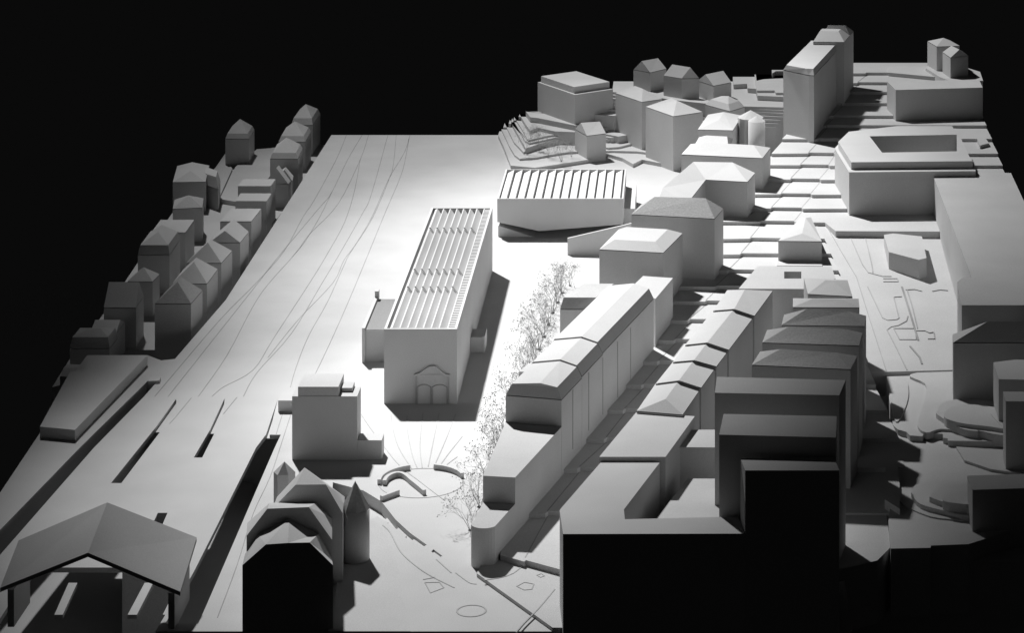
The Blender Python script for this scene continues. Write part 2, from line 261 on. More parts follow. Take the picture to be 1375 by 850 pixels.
struct(prism('terrain_layer', [(0.2663,3.1388),(0.2768,3.1479),(0.2939,3.1581),(0.3111,3.1630),(0.3218,3.1560),(0.3227,3.1314),(0.3180,3.0948),(0.3118,3.0559),(0.3083,3.0237),(0.3094,2.9983),(0.3124,2.9756),(0.3149,2.9570),(0.3142,2.9440),(0.3088,2.9388),(0.3004,2.9399),(0.2912,2.9430),(0.2836,2.9440),(0.2782,2.9408),(0.2738,2.9362),(0.2700,2.9323),(0.2668,2.9315),(0.2638,2.9343),(0.2613,2.9396),(0.2596,2.9471),(0.2591,2.9565),(0.2604,2.9691),(0.2632,2.9846),(0.2665,3.0009),(0.2694,3.0158),(0.2718,3.0288),(0.2741,3.0409),(0.2763,3.0525),(0.2780,3.0638),(0.2795,3.0748),(0.2809,3.0853),(0.2815,3.0954),(0.2808,3.1050),(0.2768,3.1144),(0.2703,3.1234),(0.2654,3.1317)], 0.0275, 0.020, 'ground_card'))
struct(prism('terrain_layer', [(0.2848,2.9909),(0.2857,2.9964),(0.2867,3.0026),(0.2883,3.0089),(0.2913,3.0145),(0.2955,3.0196),(0.3007,3.0246),(0.3071,3.0285),(0.3150,3.0304),(0.3249,3.0298),(0.3365,3.0274),(0.3487,3.0238),(0.3605,3.0198),(0.3729,3.0169),(0.3861,3.0145),(0.3974,3.0094),(0.4043,2.9987),(0.4059,2.9783),(0.4037,2.9512),(0.3987,2.9251),(0.3920,2.9075),(0.3824,2.9010),(0.3699,2.9011),(0.3569,2.9044),(0.3463,2.9075),(0.3385,2.9106),(0.3321,2.9151),(0.3271,2.9195),(0.3234,2.9223),(0.3219,2.9227),(0.3224,2.9214),(0.3230,2.9200),(0.3220,2.9199),(0.3188,2.9207),(0.3145,2.9219),(0.3095,2.9246),(0.3045,2.9298),(0.2990,2.9393),(0.2928,2.9521),(0.2872,2.9652),(0.2833,2.9754),(0.2820,2.9812),(0.2823,2.9846),(0.2835,2.9872)], 0.0330, 0.020, 'ground_card'))
struct(prism('terrain_layer', [(0.3412,2.9626),(0.3561,2.9832),(0.3981,2.9523),(0.3880,2.8779),(0.3512,2.9072)], 0.0380, 0.020, 'ground_card'))
struct(prism('terrain_layer', [(0.2257,2.9753),(0.2463,2.9727),(0.3995,2.9626),(0.3626,2.6892),(0.2804,2.6265),(0.2431,2.6226),(0.2422,2.6167),(0.2027,2.6147),(0.2062,2.6892),(0.2217,2.8193)], 0.0180, -0.050, 'ground_card'))
struct(prism('terrain_layer', [(0.2167,2.8574),(0.2276,2.8527),(0.2249,2.7796),(0.2193,2.7060),(0.2058,2.7337),(0.2109,2.8021)], 0.0240, 0.000, 'ground_card'))
struct(prism('terrain_layer', [(0.2222,2.7420),(0.2256,2.7310),(0.2311,2.7205),(0.2376,2.7112),(0.2438,2.7038),(0.2494,2.6984),(0.2551,2.6948),(0.2609,2.6925),(0.2669,2.6913),(0.2732,2.6890),(0.2800,2.6866),(0.2864,2.6881),(0.2917,2.6975),(0.2972,2.7210),(0.3027,2.7554),(0.3059,2.7905),(0.3044,2.8150),(0.2955,2.8242),(0.2810,2.8241),(0.2654,2.8195),(0.2530,2.8150),(0.2449,2.8116),(0.2387,2.8069),(0.2339,2.8006),(0.2298,2.7925),(0.2261,2.7814),(0.2232,2.7681),(0.2217,2.7544)], 0.0195, 0.010, 'ground_card'))
struct(prism('terrain_layer', [(0.2355,2.7584),(0.2366,2.7629),(0.2381,2.7684),(0.2403,2.7738),(0.2435,2.7782),(0.2478,2.7816),(0.2532,2.7845),(0.2593,2.7864),(0.2662,2.7871),(0.2750,2.7879),(0.2853,2.7885),(0.2947,2.7862),(0.3005,2.7782),(0.3012,2.7608),(0.2986,2.7366),(0.2948,2.7129),(0.2916,2.6963),(0.2895,2.6887),(0.2875,2.6864),(0.2852,2.6869),(0.2824,2.6879),(0.2789,2.6892),(0.2748,2.6919),(0.2703,2.6955),(0.2654,2.6994),(0.2595,2.7036),(0.2527,2.7084),(0.2463,2.7137),(0.2414,2.7195),(0.2385,2.7263),(0.2369,2.7340),(0.2360,2.7414),(0.2354,2.7475),(0.2348,2.7512),(0.2346,2.7534),(0.2348,2.7554)], 0.0245, 0.010, 'ground_card'))
struct(prism('terrain_layer', [(0.2521,2.7276),(0.2538,2.7326),(0.2564,2.7394),(0.2595,2.7463),(0.2628,2.7516),(0.2664,2.7547),(0.2703,2.7566),(0.2746,2.7577),(0.2789,2.7581),(0.2840,2.7592),(0.2898,2.7602),(0.2948,2.7591),(0.2978,2.7537),(0.2980,2.7410),(0.2962,2.7230),(0.2936,2.7054),(0.2913,2.6936),(0.2897,2.6893),(0.2882,2.6893),(0.2861,2.6918),(0.2831,2.6947),(0.2783,2.6981),(0.2723,2.7030),(0.2662,2.7083),(0.2614,2.7126),(0.2580,2.7160),(0.2556,2.7189),(0.2538,2.7213),(0.2524,2.7233),(0.2515,2.7244),(0.2510,2.7247),(0.2512,2.7254)], 0.0300, 0.010, 'ground_card'))
struct(prism('terrain_layer', [(0.2888,2.9539),(0.2889,2.9612),(0.2908,2.9697),(0.2939,2.9780),(0.2976,2.9848),(0.3019,2.9899),(0.3071,2.9940),(0.3131,2.9968),(0.3200,2.9978),(0.3279,2.9966),(0.3369,2.9934),(0.3464,2.9892),(0.3563,2.9848),(0.3679,2.9812),(0.3808,2.9778),(0.3924,2.9727),(0.3997,2.9641),(0.4021,2.9487),(0.4013,2.9285),(0.3974,2.9099),(0.3909,2.8989),(0.3800,2.8986),(0.3652,2.9052),(0.3496,2.9142),(0.3364,2.9211),(0.3265,2.9248),(0.3182,2.9275),(0.3112,2.9302),(0.3049,2.9336),(0.2992,2.9379),(0.2943,2.9426),(0.2907,2.9479)], 0.0375, 0.020, 'ground_card'))
struct(prism('terrain_layer', [(0.2408,3.1176),(0.2450,3.1278),(0.2504,3.1329),(0.2557,3.1331),(0.2593,3.1288),(0.2607,3.1187),(0.2609,3.1033),(0.2600,3.0853),(0.2585,3.0679),(0.2561,3.0501),(0.2528,3.0310),(0.2492,3.0132),(0.2460,2.9989),(0.2432,2.9877),(0.2404,2.9784),(0.2381,2.9730),(0.2364,2.9732),(0.2354,2.9803),(0.2351,2.9932),(0.2352,3.0098),(0.2356,3.0277),(0.2361,3.0492),(0.2370,3.0749),(0.2384,3.0995)], 0.0262, 0.020, 'ground_card'))
struct(prism('terrain_layer', [(0.2628,2.7036),(0.2630,2.7079),(0.2648,2.7133),(0.2678,2.7187),(0.2715,2.7229),(0.2770,2.7263),(0.2841,2.7295),(0.2908,2.7309),(0.2952,2.7293),(0.2964,2.7228),(0.2957,2.7125),(0.2938,2.7021),(0.2915,2.6951),(0.2885,2.6925),(0.2845,2.6925),(0.2803,2.6937),(0.2763,2.6951),(0.2723,2.6964),(0.2681,2.6981),(0.2646,2.7005)], 0.0340, 0.010, 'ground_card'))
struct(prism('terrain_layer', [(0.2970,2.9044),(0.3456,2.8947),(0.3897,2.8899),(0.3790,2.8107),(0.3263,2.8335),(0.3014,2.8614)], 0.0210, 0.010, 'ground_card'))
struct(prism('terrain_layer', [(0.2579,2.6843),(0.2872,2.6905),(0.3108,2.6988),(0.3049,2.6478),(0.2593,2.6379)], 0.0145, 0.000, 'ground_card'))
struct(prism('terrain_layer', [(0.1676,2.8830),(0.2203,2.8830),(0.2068,2.7266),(0.2043,2.6347),(0.1884,2.5996),(0.1664,2.5862),(0.1498,2.5768)], 0.0120, -0.050, 'ground_card'))
# the terraced hill behind
struct(prism('terrain_layer', [(-0.3195,4.5309),(-0.3047,4.4455),(-0.2830,4.3049),(-0.2434,4.2893),(-0.2119,4.3102),(-0.1587,4.3472),(-0.1295,4.3904),(-0.1028,4.3579),(-0.0849,4.3154),(-0.0708,4.3472),(-0.0181,4.3049),(0.0478,4.2532),(0.1068,4.2227),(0.1068,4.6200),(-0.1300,4.6200),(-0.1300,4.5600),(-0.3195,4.5600)], 0.0060, -.012, 'ground_card'))
struct(prism('terrain_layer', [(-0.3161,4.5620),(-0.3104,4.5288),(-0.3047,4.4957),(-0.2991,4.4627),(-0.2936,4.4299),(-0.2873,4.3978),(-0.2804,4.3645),(-0.2708,4.3388),(-0.2457,4.3469),(-0.2213,4.3668),(-0.1945,4.3868),(-0.1672,4.3908),(-0.1444,4.3931),(-0.1210,4.3960),(-0.0983,4.3937),(-0.0807,4.3917),(-0.0658,4.3842),(-0.0481,4.3706),(-0.0275,4.3455),(-0.0026,4.3237),(0.0248,4.3053),(0.0523,4.2861),(0.0814,4.2706),(0.1106,4.2539),(0.1106,4.6200),(-0.1300,4.6200),(-0.1300,4.5600),(-0.3161,4.5600)], 0.0095, -.012, 'ground_card'))
struct(prism('terrain_layer', [(-0.3127,4.5931),(-0.2874,4.4477),(-0.2664,4.3703),(-0.2356,4.4142),(-0.2121,4.4421),(-0.1851,4.4534),(-0.1286,4.4032),(-0.1102,4.4087),(-0.0664,4.4590),(-0.0184,4.3649),(0.1143,4.2850),(0.1143,4.6200),(-0.1300,4.6200),(-0.1300,4.5600),(-0.3127,4.5600)], 0.0130, -.012, 'ground_card'))
struct(prism('terrain_layer', [(-0.3035,4.5922),(-0.2814,4.4717),(-0.2627,4.3709),(-0.2322,4.4207),(-0.2097,4.4432),(-0.1854,4.4602),(-0.1309,4.4376),(-0.1123,4.4432),(-0.0651,4.4602),(-0.0185,4.3929),(0.1219,4.3383),(0.1219,4.6200),(-0.1300,4.6200),(-0.1300,4.5600),(-0.3035,4.5600)], 0.0190, -.012, 'ground_card'))
struct(prism('terrain_layer', [(-0.2995,4.5887),(-0.2940,4.5602),(-0.2885,4.5310),(-0.2829,4.5015),(-0.2775,4.4729),(-0.2722,4.4440),(-0.2669,4.4150),(-0.2585,4.3973),(-0.2428,4.4123),(-0.2237,4.4330),(-0.2013,4.4513),(-0.1759,4.4582),(-0.1487,4.4511),(-0.1238,4.4368),(-0.0979,4.4473),(-0.0721,4.4614),(-0.0508,4.4475),(-0.0320,4.4253),(-0.0114,4.4057),(0.0155,4.3943),(0.0430,4.3833),(0.0704,4.3729),(0.0979,4.3632),(0.1253,4.3522),(0.1253,4.6200),(-0.1300,4.6200),(-0.1300,4.5600),(-0.2995,4.5600)], 0.0220, -.012, 'ground_card'))
struct(prism('terrain_layer', [(-0.2955,4.5852),(-0.2743,4.4787),(-0.2611,4.4048),(-0.2307,4.4386),(-0.2065,4.4557),(-0.1857,4.4672),(-0.1313,4.4500),(-0.1121,4.4330),(-0.0653,4.4672),(-0.0186,4.4217),(0.1288,4.3660),(0.1288,4.6200),(-0.1300,4.6200),(-0.1300,4.5600),(-0.2955,4.5600)], 0.0250, -.012, 'ground_card'))
struct(prism('terrain_layer', [(-0.2862,4.5812),(-0.2704,4.4976),(-0.2601,4.4511),(-0.2488,4.4742),(-0.2185,4.4454),(-0.1846,4.4397),(-0.1183,4.4801),(-0.0649,4.4454),(-0.0186,4.4226),(0.1356,4.3889),(0.1356,4.6200),(-0.1300,4.6200),(-0.1300,4.5600),(-0.2862,4.5600)], 0.0310, -.012, 'ground_card'))
struct(prism('terrain_layer', [(-0.2743,4.5629),(-0.2638,4.5147),(-0.2508,4.5087),(-0.1850,4.4500),(-0.1222,4.4850),(-0.1004,4.4675),(-0.0187,4.4384),(0.1423,4.4041),(0.1423,4.6200),(-0.1300,4.6200),(-0.1300,4.5600),(-0.2743,4.5600)], 0.0400, -.012, 'ground_card'))
struct(prism('terrain_layer', [(-0.1828,4.4879),(-0.1205,4.4700),(-0.0632,4.4998),(-0.0252,4.4819),(0.0372,4.4116),(0.0985,4.3830),(0.1502,4.3830),(0.1502,4.6200),(-0.1300,4.6200),(-0.1300,4.5600),(-0.1828,4.5600)], 0.0520, -.012, 'ground_card'))
struct(prism('terrain_layer', [(-0.1528,4.4972),(-0.1379,4.4962),(-0.1231,4.4948),(-0.1082,4.4927),(-0.0940,4.4898),(-0.0807,4.4902),(-0.0675,4.4902),(-0.0543,4.4905),(-0.0410,4.4884),(-0.0279,4.4809),(-0.0149,4.4732),(-0.0034,4.4628),(0.0076,4.4531),(0.0186,4.4427),(0.0296,4.4311),(0.0408,4.4222),(0.0529,4.4133),(0.0667,4.4065),(0.0805,4.3993),(0.0943,4.3938),(0.1084,4.3876),(0.1236,4.3877),(0.1388,4.3865),(0.1540,4.3855),(0.1540,4.6200),(-0.1300,4.6200),(-0.1300,4.5600),(-0.1528,4.5600)], 0.0570, -.012, 'ground_card'))
struct(prism('terrain_layer', [(-0.1228,4.5065),(-0.0761,4.5125),(-0.0189,4.4762),(0.0497,4.4229),(0.1111,4.3938),(0.1578,4.3880),(0.1578,4.6200),(-0.1228,4.6200)], 0.0620, -.012, 'ground_card'))
struct(prism('terrain_layer', [(-0.1235,4.5098),(-0.1096,4.5111),(-0.0957,4.5130),(-0.0818,4.5154),(-0.0693,4.5114),(-0.0578,4.5036),(-0.0463,4.4959),(-0.0348,4.4871),(-0.0233,4.4789),(-0.0120,4.4716),(-0.0010,4.4618),(0.0100,4.4542),(0.0211,4.4447),(0.0321,4.4369),(0.0431,4.4282),(0.0550,4.4213),(0.0681,4.4162),(0.0813,4.4118),(0.0944,4.4063),(0.1075,4.4021),(0.1209,4.3979),(0.1347,4.3961),(0.1484,4.3934),(0.1622,4.3906),(0.1622,4.6200),(-0.1235,4.6200)], 0.0670, -.012, 'ground_card'))
struct(prism('terrain_layer', [(-0.1242,4.5132),(-0.0762,4.5194),(-0.0189,4.4765),(0.0497,4.4226),(0.1175,4.4049),(0.1666,4.3932),(0.1666,4.6200),(-0.1242,4.6200)], 0.0720, -.012, 'ground_card'))
struct(prism('terrain_layer', [(-0.1245,4.5216),(-0.1110,4.5192),(-0.0976,4.5169),(-0.0841,4.5140),(-0.0716,4.5083),(-0.0601,4.5004),(-0.0487,4.4917),(-0.0372,4.4836),(-0.0258,4.4747),(-0.0143,4.4657),(-0.0024,4.4582),(0.0096,4.4509),(0.0215,4.4429),(0.0335,4.4345),(0.0454,4.4277),(0.0583,4.4218),(0.0718,4.4165),(0.0856,4.4135),(0.0996,4.4105),(0.1137,4.4082),(0.1277,4.4050),(0.1417,4.4024),(0.1558,4.4002),(0.1699,4.3977),(0.1699,4.6200),(-0.1245,4.6200)], 0.0760, -.012, 'ground_card'))
struct(prism('terrain_layer', [(-0.1247,4.5300),(-0.0759,4.5051),(-0.0188,4.4621),(0.0497,4.4259),(0.0806,4.4140),(0.1238,4.4081),(0.1731,4.4022),(0.1731,4.6200),(-0.1247,4.6200)], 0.0800, -.012, 'ground_card'))
struct(prism('terrain_layer', [(0.0831,4.5536),(0.1063,4.5600),(0.1067,4.5219),(0.1218,4.5156),(0.1215,4.4598),(0.1749,4.4476),(0.1749,4.6200),(0.0831,4.6200)], 0.0880, -.012, 'ground_card'))
struct(prism('terrain_layer', [(0.1231,4.5656),(0.1350,4.5786),(0.1571,4.5851),(0.1935,4.5916),(0.1935,4.6200),(0.1231,4.6200)], 0.0920, -.012, 'ground_card'))
struct(prism('terrain_layer', [(0.1209,4.4833),(0.1511,4.4833),(0.1530,4.4648),(0.1781,4.4648),(0.1781,4.6200),(0.1209,4.6200)], 0.0920, -.012, 'ground_card'))
struct(prism('terrain_layer', [(0.1509,4.5903),(0.1580,4.6101),(0.2007,4.6101),(0.2007,4.6200),(0.1509,4.6200)], 0.1000, -.012, 'ground_card'))
# rail and paving lines, strips with the shade of scored grooves in their colour
strip('rail_line', smooth_path([(-0.5822,4.5553),(-0.5756,4.3735),(-0.5734,4.0976),(-0.5758,3.9955),(-0.5746,3.7953),(-0.5886,3.6253),(-0.6068,3.4563),(-0.6287,3.1435)], 4), .0007, -.001, .0003, 'engraving_shade', plate)
strip('rail_line', smooth_path([(-0.5553,4.5553),(-0.5566,4.3649),(-0.5530,4.1444),(-0.5588,4.0514),(-0.5767,3.7913),(-0.5821,3.7006),(-0.5857,3.6264),(-0.6128,3.1435)], 4), .0007, -.001, .0003, 'engraving_shade', plate)
strip('rail_line', smooth_path([(-0.5441,4.5553),(-0.5359,4.3713),(-0.5334,4.0746),(-0.5516,3.8928),(-0.5564,3.7872),(-0.5704,3.6264),(-0.5737,3.5126),(-0.5710,3.3055),(-0.5770,3.1435)], 4), .0007, -.001, .0003, 'engraving_shade', plate)
strip('rail_line', smooth_path([(-0.5359,4.3713),(-0.5187,4.1589),(-0.5091,3.9622),(-0.5106,3.7872),(-0.5146,3.6327),(-0.5242,3.3744),(-0.5287,3.2452),(-0.5536,3.1786),(-0.5607,3.1435)], 4), .0007, -.001, .0003, 'engraving_shade', plate)
strip('rail_line', smooth_path([(-0.5109,4.5553),(-0.4895,4.1347),(-0.4887,4.0181),(-0.4932,3.7872),(-0.4974,3.6327),(-0.5043,3.4002),(-0.5224,3.2343),(-0.5236,3.1435)], 4), .0007, -.001, .0003, 'engraving_shade', plate)
strip('rail_line', smooth_path([(-0.4965,4.5553),(-0.4770,4.3320),(-0.4729,4.2300),(-0.4704,3.9843),(-0.4787,3.7872),(-0.4791,3.7238),(-0.4776,3.5423),(-0.4810,3.3905),(-0.4780,3.2601),(-0.4732,3.1786)], 4), .0007, -.001, .0003, 'engraving_shade', plate)
strip('rail_line', smooth_path([(-0.4729,4.5553),(-0.4686,4.4251),(-0.4738,4.2381),(-0.4720,3.9910),(-0.4774,3.8280),(-0.4827,3.7474),(-0.4827,3.6327),(-0.5049,3.4563),(-0.5185,3.2963)], 4), .0007, -.001, .0003, 'engraving_shade', plate)
strip('rail_line', smooth_path([(-0.4720,4.5293),(-0.4578,4.2943),(-0.4550,4.0290),(-0.4523,3.7872),(-0.4500,3.5600),(-0.4495,3.3905),(-0.4506,3.2343),(-0.4528,3.1729)], 4), .0007, -.001, .0003, 'engraving_shade', plate)
strip('rail_line', smooth_path([(-0.5530,4.1444),(-0.5506,4.0000),(-0.5524,3.8486),(-0.5587,3.7672)], 4), .0007, -.001, .0003, 'engraving_shade', plate)
strip('rail_line', smooth_path([(-0.5844,3.1379),(-0.5897,3.0690),(-0.5920,3.0453)], 4), .0007, -.001, .0003, 'engraving_shade', plate)
strip('rail_line', smooth_path([(-0.5309,3.1393),(-0.5363,3.0796)], 4), .0007, -.001, .0003, 'engraving_shade', plate)
strip('rail_line', smooth_path([(-0.4701,3.1338),(-0.4672,3.0690),(-0.4641,3.0093)], 4), .0007, -.001, .0003, 'engraving_shade', plate)
strip('rail_line', smooth_path([(-0.4617,3.1673),(-0.4551,3.0169),(-0.4492,2.8710),(-0.4496,2.7597),(-0.4426,2.6176),(-0.4392,2.4895)], 4), .0007, -.001, .0003, 'engraving_shade', plate)
strip('paving_line', smooth_path([(-0.3414,3.0769),(-0.3360,3.0401),(-0.3207,2.9652),(-0.2984,2.8943)], 5), .0010, -.001, .0004, 'soft_engraving_shade', plate)
strip('paving_line', smooth_path([(-0.3225,3.0743),(-0.3169,3.0246),(-0.3036,2.9446),(-0.2930,2.8978)], 5), .0010, -.001, .0004, 'soft_engraving_shade', plate)
strip('paving_line', smooth_path([(-0.3048,3.0823),(-0.2973,2.9726),(-0.2873,2.8978)], 5), .0010, -.001, .0004, 'soft_engraving_shade', plate)
strip('paving_line', smooth_path([(-0.2860,3.0823),(-0.2836,2.9866),(-0.2812,2.9014)], 5), .0010, -.001, .0004, 'soft_engraving_shade', plate)
strip('paving_line', smooth_path([(-0.2665,3.0783),(-0.2701,2.9866),(-0.2751,2.8978)], 5), .0010, -.001, .0004, 'soft_engraving_shade', plate)
strip('paving_line', smooth_path([(-0.2523,3.0004),(-0.2628,2.9421),(-0.2702,2.8943)], 5), .0010, -.001, .0004, 'soft_engraving_shade', plate)
strip('paving_line', smooth_path([(-0.2521,2.9329),(-0.2594,2.9133),(-0.2650,2.8943)], 5), .0010, -.001, .0004, 'soft_engraving_shade', plate)
strip('paving_line', smooth_path([(-0.3764,3.0783),(-0.3525,3.0093),(-0.3145,2.9085),(-0.2845,2.8526),(-0.2538,2.7974)], 5), .0010, -.001, .0004, 'soft_engraving_shade', plate)
def ring_pts(cx, cy, r, a0, a1, n=28): return [(cx+r*math.cos(R(a0+(a1-a0)*i/n)), cy+r*math.sin(R(a0+(a1-a0)*i/n))) for i in range(n+1)]
strip('paving_line', ring_pts(-0.2834,2.8503,0.0452,0,360,60), .0009, -.001, .0004, 'soft_engraving_shade', plate)
# low curved walls of the round plaza
def low_wall(label, pts, w, h):
    return tag(strip('plaza_wall', pts, w, -.001, h, 'card'), label, 'low wall', 'low walls of the round plaza')
low_wall('short curved low wall at the back left of the round plaza', ring_pts(-0.2834,2.8503,0.0452,112,186), .004, .0055)
low_wall('curved low wall along the far right rim of the round plaza', ring_pts(-0.2834,2.8503,0.0452,20,78), .004, .0055)
low_wall('hook-shaped low wall bending into a straight run inside the round plaza', smooth_path([(-0.3227,2.8435),(-0.3210,2.8571),(-0.3149,2.8675),(-0.3078,2.8687),(-0.3014,2.8617),(-0.2944,2.8480),(-0.2846,2.8299),(-0.2767,2.8142)],5), .004, .0055)
low_wall('short straight low wall stub at the near left of the round plaza', [(-0.3205,2.7965),(-0.3045,2.8153)], .004, .0055)
strip('paving_line', ring_pts(-0.2020,2.5053,0.0137,0,360,40), .0016, -.001, .0004, 'soft_engraving_shade', plate)
strip('paving_line', smooth_path([(-0.2527,2.5741),(-0.2387,2.5750),(-0.2331,2.5612),(-0.2448,2.5483),(-0.2527,2.5741)], 1), .0012, -0.0010, 0.0004, 'soft_engraving_shade', plate)
strip('paving_line', smooth_path([(-0.2553,2.5816),(-0.2442,2.5872)], 4), .0012, -0.0010, 0.0004, 'soft_engraving_shade', plate)
strip('paving_line', smooth_path([(-0.1623,2.5559),(-0.1557,2.5660),(-0.1461,2.5614),(-0.1475,2.5485),(-0.1545,2.5467),(-0.1623,2.5559)], 1), .0012, 0.0025, 0.0039, 'soft_engraving_shade', plate)
strip('paving_line', smooth_path([(-0.1444,2.5838),(-0.1403,2.5876),(-0.1371,2.5819),(-0.1405,2.5782),(-0.1444,2.5838)], 1), .0012, 0.0025, 0.0039, 'soft_engraving_shade', plate)
strip('paving_line', smooth_path([(-0.1560,2.4466),(-0.1492,2.4704),(-0.1384,2.5018),(-0.1253,2.5485)], 4), .0012, 0.0025, 0.0039, 'soft_engraving_shade', plate)
strip('paving_line', smooth_path([(-0.3109,2.7259),(-0.3009,2.7052),(-0.2846,2.6528),(-0.2643,2.6138),(-0.2473,2.5891),(-0.2230,2.5612)], 4), .0012, -0.0010, 0.0004, 'soft_engraving_shade', plate)
strip('paving_line', smooth_path([(-0.2470,2.6331),(-0.2292,2.5985)], 4), .0012, -0.0010, 0.0004, 'soft_engraving_shade', plate)
strip('paving_line', smooth_path([(-0.2248,2.5985),(-0.2097,2.5741),(-0.2022,2.5704)], 4), .0012, -0.0010, 0.0004, 'soft_engraving_shade', plate)
strip('paving_line', smooth_path([(-0.1950,2.5707),(-0.1673,2.5894),(-0.1456,2.6573),(-0.1374,2.6875)], 4), .0012, 0.0025, 0.0039, 'soft_engraving_shade', plate)
struct(prism('pavement', [(-0.3453,2.7316),(-0.3184,2.7316),(-0.3003,2.6862),(-0.2820,2.6073),(-0.2653,2.5185),(-0.2542,2.4524),(-0.2541,2.4519),(-0.3306,2.4519)], 0.0025, -0.010, 'ground_card'))
cut(plate, [(-0.3790,2.8526),(-0.3431,2.8276),(-0.3204,2.7954),(-0.3115,2.7726),(-0.3155,2.7597),(-0.3238,2.7448),(-0.3470,2.7448),(-0.3682,2.7597)], -0.013)
cut(plate, [(-0.3214,2.7976),(-0.3105,2.7704),(-0.2955,2.7322),(-0.2994,2.7259),(-0.3190,2.7501)], -0.009)
cut(plate, [(-0.3007,2.7448),(-0.2860,2.7155),(-0.2756,2.6957),(-0.2789,2.6909),(-0.3070,2.7322)], -0.005)
cut(plate, [(-0.2813,2.7062),(-0.2605,2.6727),(-0.2637,2.6667),(-0.2844,2.6929)], -0.003)
cut(plate, [(-0.2526,2.6607),(-0.2420,2.6429),(-0.2446,2.6390),(-0.2543,2.6547)], -0.002)
tag(prism('platform_roof', [(-0.7294,2.9970),(-0.6872,2.9856),(-0.6620,3.2642),(-0.7363,3.2642),(-0.7241,3.2046),(-0.7422,3.1988)], .0125, -.002, 'ground_card'), 'long flat angular platform slab beside the tracks at the far left', 'platform')
tag(prism('platform_edge', [(-0.6461,3.1902),(-0.6332,3.1931),(-0.6343,3.2075),(-0.6484,3.2104)], .0035, -.05, 'ground_card'), 'narrow low ledge where the dark track trench ends below the houses', 'platform')

# ================================================================== HOUSES LEFT OF THE TRACKS
building('house','hipped corner house at the near end of the row along the tracks','building','houses left of the tracks',4,[(-0.6833,3.4155,0.0333),(-0.6366,3.4155,0.0333),(-0.6329,3.4769,0.0333),(-0.6796,3.4769,0.0333),(-0.6585,3.4388,0.0553),(-0.6576,3.4536,0.0576)],-0.0420,[(0,1,4),(1,2,5,4),(2,3,5),(3,0,4,5)],'card','coarse_card')
building('house','second hipped house from the near end of the row along the tracks','building','houses left of the tracks',4,[(-0.6791,3.5088,0.0333),(-0.6328,3.5088,0.0333),(-0.6311,3.5800,0.0333),(-0.6775,3.5800,0.0333),(-0.6553,3.5359,0.0551),(-0.6549,3.5515,0.0566)],-0.0420,[(0,1,4),(1,2,5,4),(2,3,5),(3,0,4,5)],'card','card')
building('house','third hipped house from the near end of the row along the tracks','building','houses left of the tracks',4,[(-0.6796,3.6112,0.0333),(-0.6317,3.6112,0.0333),(-0.6276,3.6736,0.0333),(-0.6756,3.6736,0.0333),(-0.6542,3.6330,0.0556),(-0.6532,3.6487,0.0561)],-0.0420,[(0,1,4),(1,2,5,4),(2,3,5),(3,0,4,5)],'card','card')
building('house','gabled house with a plain front gable, fourth in the row along the tracks','building','houses left of the tracks',4,[(-0.6674,3.7181,0.0333),(-0.6241,3.7181,0.0333),(-0.6218,3.7777,0.0333),(-0.6651,3.7777,0.0333),(-0.6458,3.7181,0.0500),(-0.6434,3.7777,0.0513)],-0.0420,[(0,1,4),(1,2,5,4),(2,3,5),(3,0,4,5)],'card','card')
building('house','low-roofed house with a bright front hip behind the front gabled house','building','houses left of the tracks',4,[(-0.6729,3.8366,0.0333),(-0.6277,3.8366,0.0333),(-0.6251,3.9107,0.0333),(-0.6703,3.9107,0.0333),(-0.6491,3.8700,0.0352),(-0.6478,3.9070,0.0337)],-0.0420,[(0,1,4),(1,2,5,4),(2,3,5),(3,0,4,5)],'card','card')
building('house','nearer of the two flat-roofed box houses along the tracks','building','houses left of the tracks',4,[(-0.6791,4.0026,0.0214),(-0.6319,4.0026,0.0214),(-0.6320,4.0510,0.0214),(-0.6792,4.0510,0.0214)],-0.0420,[(0,1,2,3)],'card','card')
building('house','farther of the two flat-roofed box houses along the tracks','building','houses left of the tracks',4,[(-0.6917,4.1001,0.0208),(-0.6410,4.1001,0.0208),(-0.6405,4.1459,0.0208),(-0.6912,4.1459,0.0208)],-0.0420,[(0,1,2,3)],'card','card')
building('house','small dark house with a pointed gable beside the flat-roofed boxes','building','houses left of the tracks',4,[(-0.6693,4.2170,-0.0021),(-0.6306,4.2121,-0.0021),(-0.6295,4.2320,-0.0021),(-0.6681,4.2370,-0.0021),(-0.6500,4.2145,0.0233),(-0.6488,4.2345,0.0228)],-0.0420,[(0,1,4),(1,2,5,4),(2,3,5),(3,0,4,5)],'card','card')
building('house','little lean gabled house tucked behind the small pointed gable','building','houses left of the tracks',4,[(-0.6590,4.2810,-0.0077),(-0.6305,4.2556,-0.0077),(-0.6340,4.2913,-0.0077),(-0.6626,4.3167,-0.0077),(-0.6447,4.2683,0.0073),(-0.6483,4.3040,0.0038)],-0.0420,[(0,1,4),(1,2,5,4),(2,3,5),(3,0,4,5)],'card','card')
building('house','nearest of the three tall mansard houses at the far end of the tracks','building','houses left of the tracks',4,[(-0.6756,4.3152,0.0145),(-0.6303,4.3152,0.0145),(-0.6333,4.3908,0.0145),(-0.6787,4.3908,0.0145),(-0.6723,4.3212,0.0229),(-0.6342,4.3212,0.0229),(-0.6367,4.3847,0.0229),(-0.6748,4.3847,0.0229),(-0.6545,4.3530,0.0409)],-0.0420,[(0,1,5,4),(1,2,6,5),(2,3,7,6),(3,0,4,7),(4,5,8),(5,6,8),(6,7,8),(7,4,8)],'card','card')
